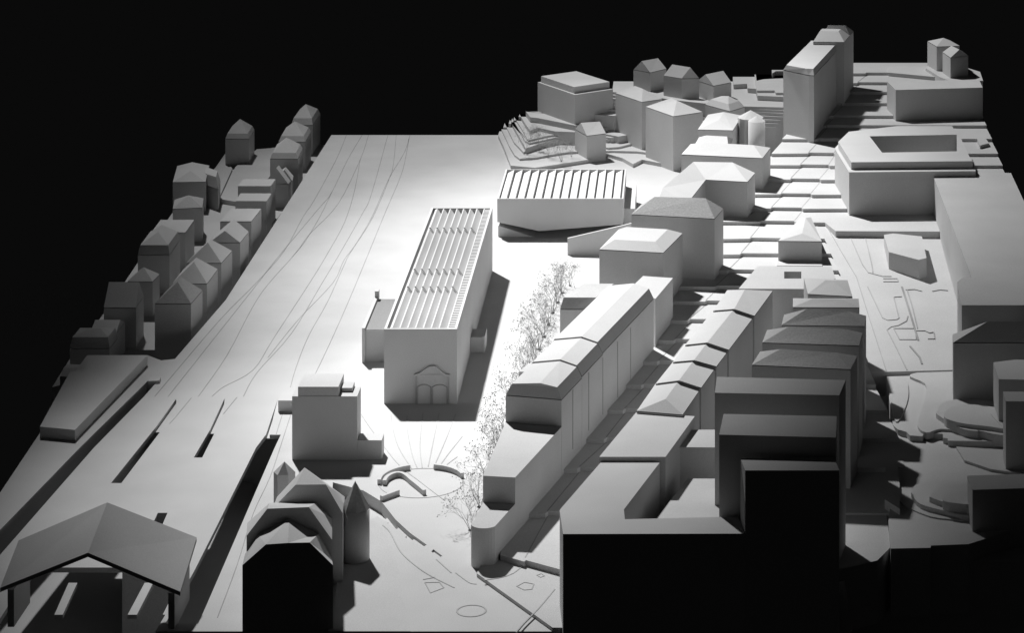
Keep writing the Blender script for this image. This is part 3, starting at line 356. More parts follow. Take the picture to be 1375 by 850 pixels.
building('house','middle one of the three tall mansard houses at the far end of the tracks','building','houses left of the tracks',4,[(-0.6845,4.4629,0.0096),(-0.6393,4.4629,0.0096),(-0.6412,4.5434,0.0096),(-0.6863,4.5434,0.0096),(-0.6810,4.4693,0.0178),(-0.6431,4.4693,0.0178),(-0.6446,4.5369,0.0178),(-0.6826,4.5369,0.0178),(-0.6628,4.5031,0.0354)],-0.0420,[(0,1,5,4),(1,2,6,5),(2,3,7,6),(3,0,4,7),(4,5,8),(5,6,8),(6,7,8),(7,4,8)],'card','card')
building('house','farthest of the three tall mansard houses at the far end of the tracks','building','houses left of the tracks',4,[(-0.6812,4.5844,0.0116),(-0.6439,4.5844,0.0116),(-0.6436,4.6758,0.0116),(-0.6809,4.6758,0.0116),(-0.6782,4.5918,0.0218),(-0.6468,4.5918,0.0218),(-0.6466,4.6685,0.0218),(-0.6780,4.6685,0.0218),(-0.6624,4.6301,0.0383)],-0.0420,[(0,1,5,4),(1,2,6,5),(2,3,7,6),(3,0,4,7),(4,5,8),(5,6,8),(6,7,8),(7,4,8)],'card','card')
building('house','tall mansard house standing alone at the back left corner','building','houses left of the tracks',4,[(-0.7788,4.4905,0.0086),(-0.7387,4.4905,0.0086),(-0.7409,4.5601,0.0086),(-0.7810,4.5601,0.0086),(-0.7761,4.4954,0.0163),(-0.7416,4.4954,0.0163),(-0.7435,4.5552,0.0163),(-0.7780,4.5552,0.0163),(-0.7598,4.5253,0.0347)],-0.0420,[(0,1,5,4),(1,2,6,5),(2,3,7,6),(3,0,4,7),(4,5,8),(5,6,8),(6,7,8),(7,4,8)],'card','card')
building('house','large hipped house with a bright front hip, left of the back terraces','building','houses left of the tracks',4,[(-0.8081,4.1815,0.0082),(-0.7570,4.1845,0.0082),(-0.7710,4.2955,0.0082),(-0.8222,4.2925,0.0082),(-0.7861,4.2108,0.0190),(-0.7931,4.2662,0.0203)],-0.0420,[(0,1,4),(1,2,5,4),(2,3,5),(3,0,4,5)],'card','card')
building('house','dark mansard annexe leaning on the large house left of the back terraces','building','houses left of the tracks',4,[(-0.7728,4.2326,-0.0058),(-0.7385,4.1930,-0.0058),(-0.7454,4.2527,-0.0058),(-0.7798,4.2924,-0.0058),(-0.7687,4.2356,0.0101),(-0.7447,4.2079,0.0101),(-0.7495,4.2497,0.0101),(-0.7736,4.2775,0.0101)],-0.0420,[(0,1,5,4),(1,2,6,5),(2,3,7,6),(3,0,4,7),(4,5,6,7)],'card','card')
building('house','house with a bright pyramid roof in front of the large hipped house','building','houses left of the tracks',4,[(-0.7723,3.9962,0.0117),(-0.7295,4.0053,0.0117),(-0.7378,4.0627,0.0117),(-0.7806,4.0536,0.0117),(-0.7550,4.0295,0.0243)],-0.0420,[(0,1,4),(1,2,4),(2,3,4),(3,0,4)],'card','worn_card')
building('house','low-pitched house with a small bright hip behind the dark mansard house','building','houses left of the tracks',4,[(-0.7751,3.8486,0.0141),(-0.7254,3.8486,0.0141),(-0.7260,3.9218,0.0141),(-0.7757,3.9218,0.0141),(-0.7505,3.8779,0.0164),(-0.7508,3.9181,0.0144)],-0.0420,[(0,1,4),(1,2,5,4),(2,3,5),(3,0,4,5)],'card','card')
building('house','big dark mansard house in the middle of the back row','building','houses left of the tracks',4,[(-0.7690,3.7247,0.0144),(-0.7244,3.7247,0.0144),(-0.7256,3.8097,0.0144),(-0.7701,3.8097,0.0144),(-0.7664,3.7298,0.0267),(-0.7272,3.7298,0.0267),(-0.7282,3.8046,0.0267),(-0.7674,3.8046,0.0267),(-0.7471,3.7560,0.0388),(-0.7475,3.7859,0.0408)],-0.0420,[(0,1,5,4),(1,2,6,5),(2,3,7,6),(3,0,4,7),(4,5,8),(5,6,9,8),(6,7,9),(7,4,8,9)],'card','card')
building('house','small house with a grey pyramid roof behind the dark steep-roofed block','building','houses left of the tracks',4,[(-0.7601,3.6128,0.0077),(-0.7255,3.6121,0.0077),(-0.7233,3.6494,0.0077),(-0.7580,3.6502,0.0077),(-0.7417,3.6311,0.0222)],-0.0420,[(0,1,4),(1,2,4),(2,3,4),(3,0,4)],'card','card')
building('house','dark block with a tall steep roof slope facing the viewer','building','houses left of the tracks',4,[(-0.7608,3.4699,0.0126),(-0.7187,3.4699,0.0126),(-0.7200,3.5256,0.0126),(-0.7621,3.5256,0.0126),(-0.7602,3.4978,0.0385),(-0.7206,3.4978,0.0385)],-0.0420,[(0,1,5,4),(1,2,5),(2,3,4,5),(3,0,4)],'card','card')
building('house','low gabled house wedged behind the platform slab','building','houses left of the tracks',4,[(-0.7652,3.4092,-0.0027),(-0.7316,3.4092,-0.0027),(-0.7306,3.4588,-0.0027),(-0.7641,3.4588,-0.0027),(-0.7640,3.4340,0.0070),(-0.7318,3.4340,0.0070)],-0.0420,[(0,1,5,4),(1,2,5),(2,3,4,5),(3,0,4)],'card','card')
building('house','wide mansard house with a speckled bright hip at the front left','building','houses left of the tracks',4,[(-0.7809,3.3658,-0.0097),(-0.7308,3.3658,-0.0097),(-0.7300,3.4105,-0.0097),(-0.7801,3.4105,-0.0097),(-0.7784,3.3681,0.0040),(-0.7333,3.3681,0.0040),(-0.7326,3.4083,0.0040),(-0.7777,3.4083,0.0040),(-0.7622,3.3882,0.0091),(-0.7474,3.3882,0.0091)],-0.0420,[(0,1,5,4),(1,2,6,5),(2,3,7,6),(3,0,4,7),(4,5,9,8),(5,6,9),(6,7,8,9),(7,4,8)],'card','worn_card')
building('house','lowest shed-like house with a speckled roof at the far left edge','building','houses left of the tracks',4,[(-0.7754,3.2881,-0.0213),(-0.7528,3.2881,-0.0213),(-0.7555,3.3370,-0.0213),(-0.7781,3.3370,-0.0213),(-0.7768,3.3125,-0.0180),(-0.7541,3.3125,-0.0180)],-0.0420,[(0,1,5,4),(1,2,5),(2,3,4,5),(3,0,4)],'card','worn_card')

# ================================================================== THE DARK STATION BLOCK, THE TOWERED HALL AND THE PLATFORM HALL
st = thing('station_block', 'dark stepped block with low side wings beside the platform slots', 'building', None, (-0.3974,2.9628,0))
box('body', -0.4333-st.location.x, -0.3616-st.location.x, 2.9228-st.location.y, 2.9568-st.location.y, -0.0020, 0.0703, 'card', st)
box('tower', -0.4269-st.location.x, -0.3823-st.location.x, 2.9233-st.location.y, 2.9698-st.location.y, -0.0010, 0.0807, 'card', st)
box('wing', -0.3614-st.location.x, -0.3346-st.location.x, 2.9238-st.location.y, 2.9468-st.location.y, -0.0020, 0.0215, 'card', st)
box('wing', -0.4738-st.location.x, -0.4033-st.location.x, 3.0863-st.location.y, 3.1163-st.location.y, -0.0020, 0.0134, 'card', st)
box('stair_head', -0.3805-st.location.x, -0.3690-st.location.x, 2.9385-st.location.y, 2.9605-st.location.y, -0.0010, 0.0747, 'card', st)
hall = thing('towered_hall', 'dark hall of three stepped gabled volumes with round spired tower', 'building', None, (0,0,0))
mesh_obj('wall', [(-0.4106,2.4585,0.0608),(-0.3888,2.4585,0.0801),(-0.3681,2.4585,0.0815),(-0.3481,2.4585,0.0819),(-0.3266,2.4585,0.0608),(-0.4164,2.5080,0.0525),(-0.4037,2.5080,0.0708),(-0.3748,2.5080,0.0863),(-0.3466,2.5080,0.0718),(-0.3339,2.5080,0.0475),(-0.4106,2.4585,-0.0020),(-0.3266,2.4585,-0.0020),(-0.3339,2.5080,-0.0020),(-0.4164,2.5080,-0.0020)], [(0,1,2,3,4,11,10),(5,0,10,13),(4,9,12,11),(9,8,7,6,5,13,12)], 'card', hall)
mesh_obj('roof', [(-0.4106,2.4585,0.0612),(-0.3888,2.4585,0.0805),(-0.3681,2.4585,0.0819),(-0.3481,2.4585,0.0823),(-0.3266,2.4585,0.0612),(-0.4164,2.5080,0.0529),(-0.4037,2.5080,0.0712),(-0.3748,2.5080,0.0867),(-0.3466,2.5080,0.0722),(-0.3339,2.5080,0.0479)], [(0,1,6,5),(1,2,7,6),(2,3,8,7),(3,4,9,8)], 'card', hall)
mesh_obj('wall', [(-0.4150,2.5085,0.0695),(-0.3953,2.5085,0.0952),(-0.3561,2.5085,0.0967),(-0.3340,2.5085,0.0657),(-0.4244,2.5695,0.0595),(-0.4027,2.5695,0.0790),(-0.3580,2.5695,0.0790),(-0.3421,2.5695,0.0639),(-0.4150,2.5085,-0.0020),(-0.3340,2.5085,-0.0020),(-0.3421,2.5695,-0.0020),(-0.4244,2.5695,-0.0020)], [(0,1,2,3,9,8),(4,0,8,11),(3,7,10,9),(7,6,5,4,11,10)], 'card', hall)
mesh_obj('roof', [(-0.4150,2.5085,0.0699),(-0.3953,2.5085,0.0956),(-0.3561,2.5085,0.0971),(-0.3340,2.5085,0.0661),(-0.4244,2.5695,0.0599),(-0.4027,2.5695,0.0794),(-0.3580,2.5695,0.0794),(-0.3421,2.5695,0.0643)], [(0,1,5,4),(1,2,6,5),(2,3,7,6)], 'card', hall)
mesh_obj('wall', [(-0.4028,2.5700,0.0658),(-0.3978,2.5700,0.0752),(-0.3776,2.5700,0.0962),(-0.3482,2.5700,0.0965),(-0.3321,2.5700,0.0687),(-0.4110,2.6700,0.0490),(-0.3427,2.6700,0.0490),(-0.3727,2.5965,0.1040),(-0.4028,2.5700,-0.0020),(-0.3321,2.5700,-0.0020),(-0.3427,2.6700,-0.0020),(-0.4110,2.6700,-0.0020)], [(0,1,2,3,4,9,8),(5,0,8,11),(4,6,10,9),(6,5,11,10)], 'card', hall)
mesh_obj('roof', [(-0.4028,2.5700,0.0662),(-0.3978,2.5700,0.0756),(-0.3776,2.5700,0.0966),(-0.3482,2.5700,0.0969),(-0.3321,2.5700,0.0691),(-0.4110,2.6700,0.0494),(-0.3427,2.6700,0.0494),(-0.3727,2.5965,0.1044)], [(2,3,7),(1,2,7),(0,1,7,5),(3,4,6,7),(5,7,6)], 'card', hall)
tw = [(-0.3270+0.0142*math.cos(R(a)), 2.6278+0.0142*math.sin(R(a))) for a in range(0, 360, 10)]
t_ = prism('tower', tw, 0.0529, -.002, 'card', hall)
for p_ in t_.data.polygons: p_.use_smooth = abs(p_.normal.z) < .5
sp = [(-0.3270+0.0142*1.04*math.cos(R(a)), 2.6278+0.0142*1.04*math.sin(R(a)), 0.0529) for a in range(12, 372, 45)]
mesh_obj('spire', sp+[(-0.3270,2.6278,0.0803)], [tuple(range(8))[::-1]]+[(i,(i+1)%8,8) for i in range(8)], 'coarse_card', hall)
tw = [(-0.4141+0.0112*math.cos(R(a)), 2.7400+0.0112*math.sin(R(a))) for a in range(0, 360, 60)]
prism('turret', tw, 0.0502, -.002, 'card', hall)
mesh_obj('turret_roof', [(x,y,0.0502) for x,y in tw]+[(-0.4141,2.7400,0.0610)], [tuple(range(6))[::-1]]+[(i,(i+1)%6,6) for i in range(6)], 'card', hall)
ph = thing('platform_hall', 'wide low gabled roof over the platforms in the bottom left corner', 'roof shed', None, (0,0,0))
mesh_obj('roof', [(-0.6380,2.4689,0.0360),(-0.5540,2.4593,0.0725),(-0.4685,2.4601,0.0360),(-0.4684,2.5421,0.0560),(-0.5523,2.5339,0.0925),(-0.6372,2.5344,0.0560),(-0.6380,2.4689,0.0320),(-0.5540,2.4593,0.0685),(-0.4685,2.4601,0.0320),(-0.4684,2.5421,0.0520),(-0.5523,2.5339,0.0885),(-0.6372,2.5344,0.0520)], [(0,1,4,5),(1,2,3,4),(6,11,10,7),(7,10,9,8),(0,6,7,1),(1,7,8,2),(2,8,9,3),(3,9,10,4),(4,10,11,5),(5,11,6,0)], 'card', ph)
prism('side_wall', [(-0.6320,2.4729),(-0.6260,2.4729),(-0.6252,2.5304),(-0.6312,2.5304)], 0.0330, -.002, 'card', ph)
prism('side_wall', [(-0.4745,2.4641),(-0.4805,2.4641),(-0.4804,2.5381),(-0.4744,2.5381)], 0.0330, -.002, 'card', ph)

# ================================================================== THE LONG EXHIBITION HALL IN THE MIDDLE
mh = thing('exhibition_hall', 'long tall box with rows of shed skylights and a relief portal', 'building', None, (-0.3539, 3.1160, 0))
W, D_, Z = 0.0856, 0.5780, 0.0881
zf = Z-.0115                     # sunken roof floor inside the parapet
box('body', 0, W, 0, D_, -.002, zf, 'card', mh)
for a in ((0, W, 0, .0028), (0, W, D_-.0022, D_), (0, .0030, .0028, D_-.0022), (W-.0030, W, .0028, D_-.0022)):
    box('parapet', a[0], a[1], a[2], a[3], zf, Z, 'card', mh)
box('gutter_wall', .0062, .0074, .0030, D_-.0024, zf, Z-.0016, 'card', mh)
box('comb_beam', W-.0120, W-.0106, .0030, D_-.0024, zf, Z-.0006, 'card', mh)
segs = [(.005, .177), (.183, .258), (.264, .465), (.471, D_-.005)]
nsh = 7; xs = .0080; pitch = (W-.0128-xs)/nsh
for (a, b) in segs:
    for k in range(nsh):
        xa = xs+k*pitch; xb = xa+pitch*.97; zp = Z-.0002; zlo = zf+.0012
        V = []
        for y in (a, b): V += [(xa, y, zf), (xb, y, zf), (xb, y, zlo), (xa+pitch*.14, y, zp), (xa, y, zp)]
        mesh_obj('shed_skylight', V, [(0, 1, 2, 3, 4), (5, 9, 8, 7, 6), (0, 5, 6, 1), (1, 6, 7, 2), (2, 7, 8, 3), (3, 8, 9, 4), (4, 9, 5, 0)], 'card', mh)
for ym in (.180, .261, .468):
    for k in range(nsh):
        xa = xs+k*pitch
        V = [(xa, ym-.006, Z-.0002), (xa+pitch*.55, ym-.006, Z-.0042), (xa+pitch*.55, ym+.006, Z-.0042), (xa, ym+.006, Z-.0002), (xa+pitch*.1, ym-.0072, Z+.0004), (xa+pitch*.6, ym-.0072, Z-.0040), (xa+pitch*.6, ym-.0060, Z-.0040), (xa+pitch*.1, ym-.0060, Z+.0004)]
        mesh_obj('roof_rib', V[4:]+[(x, y, z-.003) for x, y, z in V[4:]], [(0, 1, 2, 3), (4, 7, 6, 5), (0, 4, 5, 1), (1, 5, 6, 2), (2, 6, 7, 3), (3, 7, 4, 0)], 'card', mh)
items = []
yy = .006
while yy < D_-.006:
    items.append(box_data(W-.0104, W-.0034, yy, yy+.0036, zf, Z-.0008)); yy += .0072
o = mesh_obj('comb_fins', *join_data(items), 'card', mh); o['kind'] = 'stuff'
# relief portal on the front

def facade_strip(name, pts, wd, proud, parent):
    """a raised moulding on the front wall; pts are (across, up)"""
    V, Fc = strip_data(pts, wd, 0, proud)
    return mesh_obj(name, [(x, -z, y) for x, y, z in V], Fc, 'card', parent)
portal = box('portal_panel', 0.0376, 0.0764, -.0007, .0005, -.001, 0.0346, 'card', mh)
facade_strip('pediment', [(0.0353, 0.0341), (0.0423, 0.0363), (0.0484, 0.0407), (0.0528, 0.0437), (0.0563, 0.0445), (0.0607, 0.0442), (0.0668, 0.0389), (0.0721, 0.0349), (0.0773, 0.0341)], .0016, .0030, mh)

facade_strip('pilaster', [(0.0376,-.001),(0.0376,0.0337)], .0009, .0024, mh).data.materials[0] = MATS['seam_card']
facade_strip('pilaster', [(0.0764,-.001),(0.0764,0.0337)], .0009, .0024, mh).data.materials[0] = MATS['seam_card']
d_ = mesh_obj('door', [(x,-.0012,z) for x,z in [(0.0397, 0.0002), (0.0397, 0.0201), (0.0416, 0.0212), (0.0435, 0.0221), (0.0454, 0.0227), (0.0473, 0.0229), (0.0492, 0.0227), (0.0512, 0.0221), (0.0531, 0.0212), (0.055, 0.0201), (0.055, 0.0002)]]+[(x,-.0006,z) for x,z in [(0.0397, 0.0002), (0.0397, 0.0201), (0.0416, 0.0212), (0.0435, 0.0221), (0.0454, 0.0227), (0.0473, 0.0229), (0.0492, 0.0227), (0.0512, 0.0221), (0.0531, 0.0212), (0.055, 0.0201), (0.055, 0.0002)]], [tuple(range(11))]+[(i,(i+1)%11,11+(i+1)%11,11+i) for i in range(11)], 'card', mh)
facade_strip('door_surround', [(0.0397, 0.0002), (0.0397, 0.0201), (0.0416, 0.0212), (0.0435, 0.0221), (0.0454, 0.0227), (0.0473, 0.0229), (0.0492, 0.0227), (0.0512, 0.0221), (0.0531, 0.0212), (0.055, 0.0201), (0.055, 0.0002)], .0008, .0022, mh).data.materials[0] = MATS['seam_card']
d_ = mesh_obj('door', [(x,-.0012,z) for x,z in [(0.0572, 0.0002), (0.0572, 0.0201), (0.0593, 0.0212), (0.0613, 0.0221), (0.0634, 0.0227), (0.0655, 0.0229), (0.0676, 0.0227), (0.0697, 0.0221), (0.0717, 0.0212), (0.0738, 0.0201), (0.0738, 0.0002)]]+[(x,-.0006,z) for x,z in [(0.0572, 0.0002), (0.0572, 0.0201), (0.0593, 0.0212), (0.0613, 0.0221), (0.0634, 0.0227), (0.0655, 0.0229), (0.0676, 0.0227), (0.0697, 0.0221), (0.0717, 0.0212), (0.0738, 0.0201), (0.0738, 0.0002)]], [tuple(range(11))]+[(i,(i+1)%11,11+(i+1)%11,11+i) for i in range(11)], 'card', mh)
facade_strip('door_surround', [(0.0572, 0.0002), (0.0572, 0.0201), (0.0593, 0.0212), (0.0613, 0.0221), (0.0634, 0.0227), (0.0655, 0.0229), (0.0676, 0.0227), (0.0697, 0.0221), (0.0717, 0.0212), (0.0738, 0.0201), (0.0738, 0.0002)], .0008, .0022, mh).data.materials[0] = MATS['seam_card']
an = thing('side_annexe', 'low flat annexe with a raised end wall and chimney left of the hall', 'building', None, (-0.3840,3.2781,0))
box('body', -0.3955-an.location.x, -0.3541-an.location.x, 3.2781-an.location.y, 3.4145-an.location.y, -0.0020, 0.0390, 'card', an)
box('end_wall', -0.3991-an.location.x, -0.3956-an.location.x, 3.2741-an.location.y, 3.4185-an.location.y, -0.0020, 0.0430, 'card', an)
box('chimney', -0.3990-an.location.x, -0.3942-an.location.x, 3.4085-an.location.y, 3.4190-an.location.y, 0.0200, 0.0510, 'card', an)
box('roof', -0.3950-an.location.x, -0.3545-an.location.x, 3.2789-an.location.y, 3.4137-an.location.y, 0.0390, 0.0396, 'grey_card', an)
pb = thing('entrance_porch', 'small box porch on the shaded long side of the hall', 'porch', None, (-0.2683,3.3159,0))
box('body', .0003, 0.0149, 0, .036, -.002, 0.0192, 'card', pb); box('end_fin', 0.0149, 0.0177, -.001, .037, -.002, 0.0204, 'card', pb)

# ================================================================== THE HOVERING GALLERY WITH THE SLATTED ROOF
gb = thing('hovering_gallery', 'box with slatted roof and V-shaped underside hovering above a low plinth', 'building', None, (-0.2746,3.8740,0))
W, D_, Z = 0.1843, 0.1850, 0.0570; zf = Z-.008; xv = 0.0613
prof = [(0, .0228), (xv, .0095), (W, .0195), (W, zf), (0, zf)]
V = [(x, 0, z) for x, z in prof]+[(x, D_, z) for x, z in prof]
mesh_obj('body', V, [(0, 1, 2, 3, 4), (9, 8, 7, 6, 5), (0, 5, 6, 1), (1, 6, 7, 2), (2, 7, 8, 3), (3, 8, 9, 4), (4, 9, 5, 0)], 'card', gb)
for a in ((0, W, 0, .0022), (0, W, D_-.002, D_), (0, .0022, .0022, D_-.002), (W-.0022, W, .0022, D_-.002)):
    box('parapet', a[0], a[1], a[2], a[3], zf, Z, 'card', gb)
ns = 14; pitch = (W-.0056)/ns
for k in range(ns):
    xa = .0030+k*pitch; xb = xa+pitch*.80
    V = []
    for y in (.0026, D_-.0026): V += [(xa, y, zf), (xb, y, zf), (xb, y, Z-.0002), (xa, y, zf+.0030)]
    mesh_obj('roof_slat', V, [(0, 1, 2, 3), (4, 7, 6, 5), (0, 4, 5, 1), (1, 5, 6, 2), (2, 6, 7, 3), (3, 7, 4, 0)], 'card', gb)
V = [(.001, .004, -.002), (0.0591, .004, -.002), (.001, .004, .0165), (.001, .150, -.002), (0.0591, .150, -.002), (.001, .150, .0165)]
mesh_obj('plinth', V, [(0, 1, 2), (3, 5, 4), (0, 2, 5, 3), (1, 4, 5, 2), (0, 3, 4, 1)], 'card', gb)
box('core', .030, .120, .060, .170, -.002, .019, 'card', gb)

tag(mesh_obj('parapet_wall', [(-0.1676,3.7768,-0.0020),(-0.0615,3.7768,-0.0020),(-0.0615,3.7768,0.0494),(-0.0881,3.7768,0.0425),(-0.1676,3.7768,0.0240),(-0.1676,3.7803,-0.0020),(-0.0615,3.7803,-0.0020),(-0.0615,3.7803,0.0494),(-0.0881,3.7803,0.0425),(-0.1676,3.7803,0.0240)], [(0,1,2,3,4),(9,8,7,6,5),(0,5,6,1),(1,6,7,2),(2,7,8,3),(3,8,9,4),(4,9,5,0)], 'card'), 'slanting parapet wall climbing right in front of the hovering gallery', 'parapet wall')
tag(box('podium', -0.0903, -0.0749, 3.9207, 4.0857, -.002, 0.0308, 'card'), 'low podium behind the slanting parapet at the gallery end', 'podium')

# ================================================================== HOUSES ON THE HILL
building('apartment_block','big cubic block with a set-back attic on the hilltop','building','houses on the hill',4,[(-0.2537,4.5617,0.0895),(-0.1855,4.4557,0.0895),(-0.1227,4.5022,0.0895),(-0.1909,4.6081,0.0895)],0.0000,[(0,1,2,3)],'card','card')
attic = building('attic_storey', 'set-back flat attic slab on top of the big cubic hill block', 'attic', None, 4, [(-0.2477,4.5592,0.1005),(-0.1874,4.4664,0.1005),(-0.1287,4.5104,0.1005),(-0.1890,4.6032,0.1005)], 0.0899, [], 'card', 'card')
building('house','tiny gabled house at the foot of the terraces behind the gallery','building','houses on the hill',4,[(-0.1830,4.4009,0.0444),(-0.1613,4.3502,0.0444),(-0.1306,4.3681,0.0444),(-0.1522,4.4188,0.0444),(-0.1721,4.3756,0.0604),(-0.1414,4.3934,0.0586)],-0.0020,[(0,1,4),(1,2,5,4),(2,3,5),(3,0,4,5)],'card','card')
building('house','hipped house beside the big cubic hill block','building','houses on the hill',4,[(-0.1174,4.4743,0.0892),(-0.0722,4.4026,0.0892),(-0.0380,4.4267,0.0892),(-0.0832,4.4983,0.0892),(-0.0845,4.4612,0.1042),(-0.0709,4.4397,0.1036)],0.0060,[(0,1,5,4),(1,2,5),(2,3,4,5),(3,0,4)],'card','card')
building('house','tall hipped house with sharp front corner in the middle of the hill','building','houses on the hill',4,[(-0.0650,4.3644,0.0894),(-0.0193,4.2894,0.0894),(0.0285,4.3225,0.0894),(-0.0172,4.3976,0.0894),(-0.0228,4.3510,0.1062),(-0.0137,4.3360,0.1048)],-0.0030,[(0,1,5,4),(1,2,5),(2,3,4,5),(3,0,4)],'card','card')
building('house','left one of the three small gabled houses on the skyline','building','houses on the hill',4,[(-0.0888,4.5551,0.1133),(-0.0598,4.5289,0.1133),(-0.0323,4.5630,0.1133),(-0.0613,4.5891,0.1133),(-0.0743,4.5420,0.1305),(-0.0468,4.5760,0.1290)],0.0520,[(0,1,4),(1,2,5,4),(2,3,5),(3,0,4,5)],'card','card')
building('house','middle one of the three small gabled houses on the skyline','building','houses on the hill',4,[(-0.0366,4.4987,0.1142),(-0.0059,4.4731,0.1142),(0.0236,4.4750,0.1142),(-0.0071,4.5006,0.1142),(-0.0219,4.4996,0.1329),(0.0089,4.4741,0.1328)],0.0520,[(0,1,5,4),(1,2,5),(2,3,4,5),(3,0,4)],'card','card')
building('house','right one of the three small gabled houses on the skyline','building','houses on the hill',4,[(0.0208,4.4891,0.1072),(0.0475,4.4464,0.1072),(0.0780,4.4764,0.1072),(0.0513,4.5191,0.1072),(0.0341,4.4677,0.1221),(0.0646,4.4978,0.1224)],0.0520,[(0,1,4),(1,2,5,4),(2,3,5),(3,0,4,5)],'card','card')
building('house','small half-hipped house below the skyline houses','building','houses on the hill',4,[(0.0333,4.3874,0.0880),(0.0731,4.3347,0.0880),(0.0982,4.3697,0.0880),(0.0584,4.4224,0.0880),(0.0424,4.3850,0.0971),(0.0710,4.3470,0.0971),(0.0891,4.3722,0.0971),(0.0605,4.4102,0.0971),(0.0600,4.3862,0.1024),(0.0715,4.3710,0.1055)],0.0200,[(0,1,5,4),(1,2,6,5),(2,3,7,6),(3,0,4,7),(4,5,9,8),(5,6,9),(6,7,8,9),(7,4,8)],'card','card')
building('house','hipped house with broad front hip beside the round turret','building','houses on the hill',4,[(0.0198,4.1514,0.0980),(0.0745,4.1450,0.0980),(0.0914,4.2548,0.0980),(0.0367,4.2613,0.0980),(0.0539,4.1921,0.1043),(0.0615,4.2416,0.1064)],0.0000,[(0,1,4),(1,2,5,4),(2,3,5),(3,0,4,5)],'card','card')
tr = thing('round_turret', 'slim round turret with tiny cone roof on the hill', 'turret', None, (0.1128,4.1818,.05))
tw = [(0.0133*math.cos(R(a)), 0.0133*math.sin(R(a))) for a in range(0, 360, 15)]
o = prism('shaft', tw, 0.0549, -.04, 'card', tr)
for p_ in o.data.polygons: p_.use_smooth = abs(p_.normal.z) < .5
mesh_obj('roof', [(x,y,0.0549) for x,y in tw]+[(0,0,0.0631)], [tuple(range(24))[::-1]]+[(i,(i+1)%24,24) for i in range(24)], 'card', tr)
tw = [(-.009+.0205*math.cos(R(a)), .024+.0205*math.sin(R(a))) for a in range(0, 360, 30)]
prism('drum', tw, 0.0554, -.04, 'card', tr)
mesh_obj('drum_roof', [(x,y,0.0554) for x,y in tw]+[(-.009,.024,0.0669)], [tuple(range(12))[::-1]]+[(i,(i+1)%12,12) for i in range(12)], 'card', tr)
building('house','broad hipped house in front of the round turret','building','houses on the hill',4,[(-0.0054,3.8379,0.1300),(0.1114,3.8143,0.1300),(0.1249,3.8812,0.1300),(0.0081,3.9048,0.1300),(0.0271,3.8662,0.1410),(0.0995,3.8515,0.1404)],0.0000,[(0,1,5,4),(1,2,5),(2,3,4,5),(3,0,4)],'card','card')
building('house','back wing with bright hip rising behind the broad hipped house','building','houses on the hill',4,[(0.0131,3.8910,0.1300),(0.0632,3.8812,0.1300),(0.0708,3.9405,0.1300),(0.0207,3.9502,0.1300),(0.0320,3.9177,0.1400),(0.0620,3.9118,0.1396)],0.0000,[(0,1,5,4),(1,2,5),(2,3,4,5),(3,0,4)],'card','card')
building('house','hook-shaped courtyard house with two hipped wings','building','houses on the hill',7,[(0.0289,3.7033,0.1252),(0.0866,3.6901,0.1252),(0.0988,3.7433,0.1252),(0.0159,3.7705,0.1252),(-0.0406,3.6130,0.1252),(-0.0399,3.5472,0.1252),(0.0020,3.5634,0.1252),(0.0116,3.7510,0.1392),(0.0668,3.7474,0.1392),(-0.0303,3.5970,0.1392)],0.0000,[(0,1,8,7),(1,2,8),(2,3,7,8),(0,7,9,6),(6,9,5),(3,4,9,7),(4,5,9)],'card','card')
building('house','large block with coarse textured hipped roof above the street','building','houses on the hill',4,[(-0.0703,3.4666,0.1357),(0.0382,3.4438,0.1357),(0.0504,3.4966,0.1357),(-0.0581,3.5195,0.1357),(-0.0403,3.4880,0.1535),(0.0269,3.4738,0.1550)],-0.0020,[(0,1,5,4),(1,2,5),(2,3,4,5),(3,0,4)],'card','coarse_card')
building('house','bright flat-topped hipped block facing the white forecourt','building','houses on the hill',4,[(-0.1084,3.3482,0.1210),(-0.0275,3.3315,0.1210),(-0.0034,3.4274,0.1210),(-0.0865,3.4463,0.1210),(-0.0897,3.3627,0.1296),(-0.0379,3.3519,0.1296),(-0.0225,3.4134,0.1296),(-0.0757,3.4254,0.1296)],-0.0020,[(0,1,5,4),(1,2,6,5),(2,3,7,6),(3,0,4,7),(4,5,6,7)],'card','card')

# ================================================================== THE LONG ROW BETWEEN THE TREES AND THE STREET
building('row_house','small hipped end house at the far end of the long curb-side row','building','houses of the long row',4,[(-0.0660,3.2657,0.0955),(-0.0361,3.2136,0.0955),(-0.0153,3.3060,0.0955),(-0.0526,3.3152,0.0955)],-0.0020,[(0,1,4),(1,2,5,4),(2,3,5),(3,0,4,5)],'card','card')
building('row_house','nearest section of the long mansard row with a dark end wall','building','houses of the long row',4,[(-0.1926,2.8453,0.0965),(-0.1320,2.8300,0.0965),(-0.1131,2.9050,0.0965),(-0.1737,2.9203,0.0965),(-0.1859,2.8473,0.1080),(-0.1369,2.8350,0.1080),(-0.1189,2.9065,0.1080),(-0.1679,2.9188,0.1080),(-0.1554,2.8396,0.1110),(-0.1373,2.9111,0.1130)],-0.0020,[(0,1,5,4),(1,2,6,5),(2,3,7,6),(3,0,4,7),(4,5,8),(5,6,9,8),(6,7,9),(7,4,8,9)],'card','card')
building('row_house','middle section of the long mansard row between two roof seams','building','houses of the long row',4,[(-0.1736,2.9206,0.0981),(-0.1130,2.9053,0.0981),(-0.0929,2.9850,0.0981),(-0.1535,3.0003,0.0981),(-0.1678,2.9191,0.1096),(-0.1188,2.9068,0.1096),(-0.0988,2.9865,0.1096),(-0.1477,2.9988,0.1096),(-0.1373,2.9114,0.1146),(-0.1172,2.9911,0.1146)],-0.0020,[(0,1,5,4),(1,2,6,5),(2,3,7,6),(3,0,4,7),(4,5,8),(5,6,9,8),(6,7,9),(7,4,8,9)],'card','card')
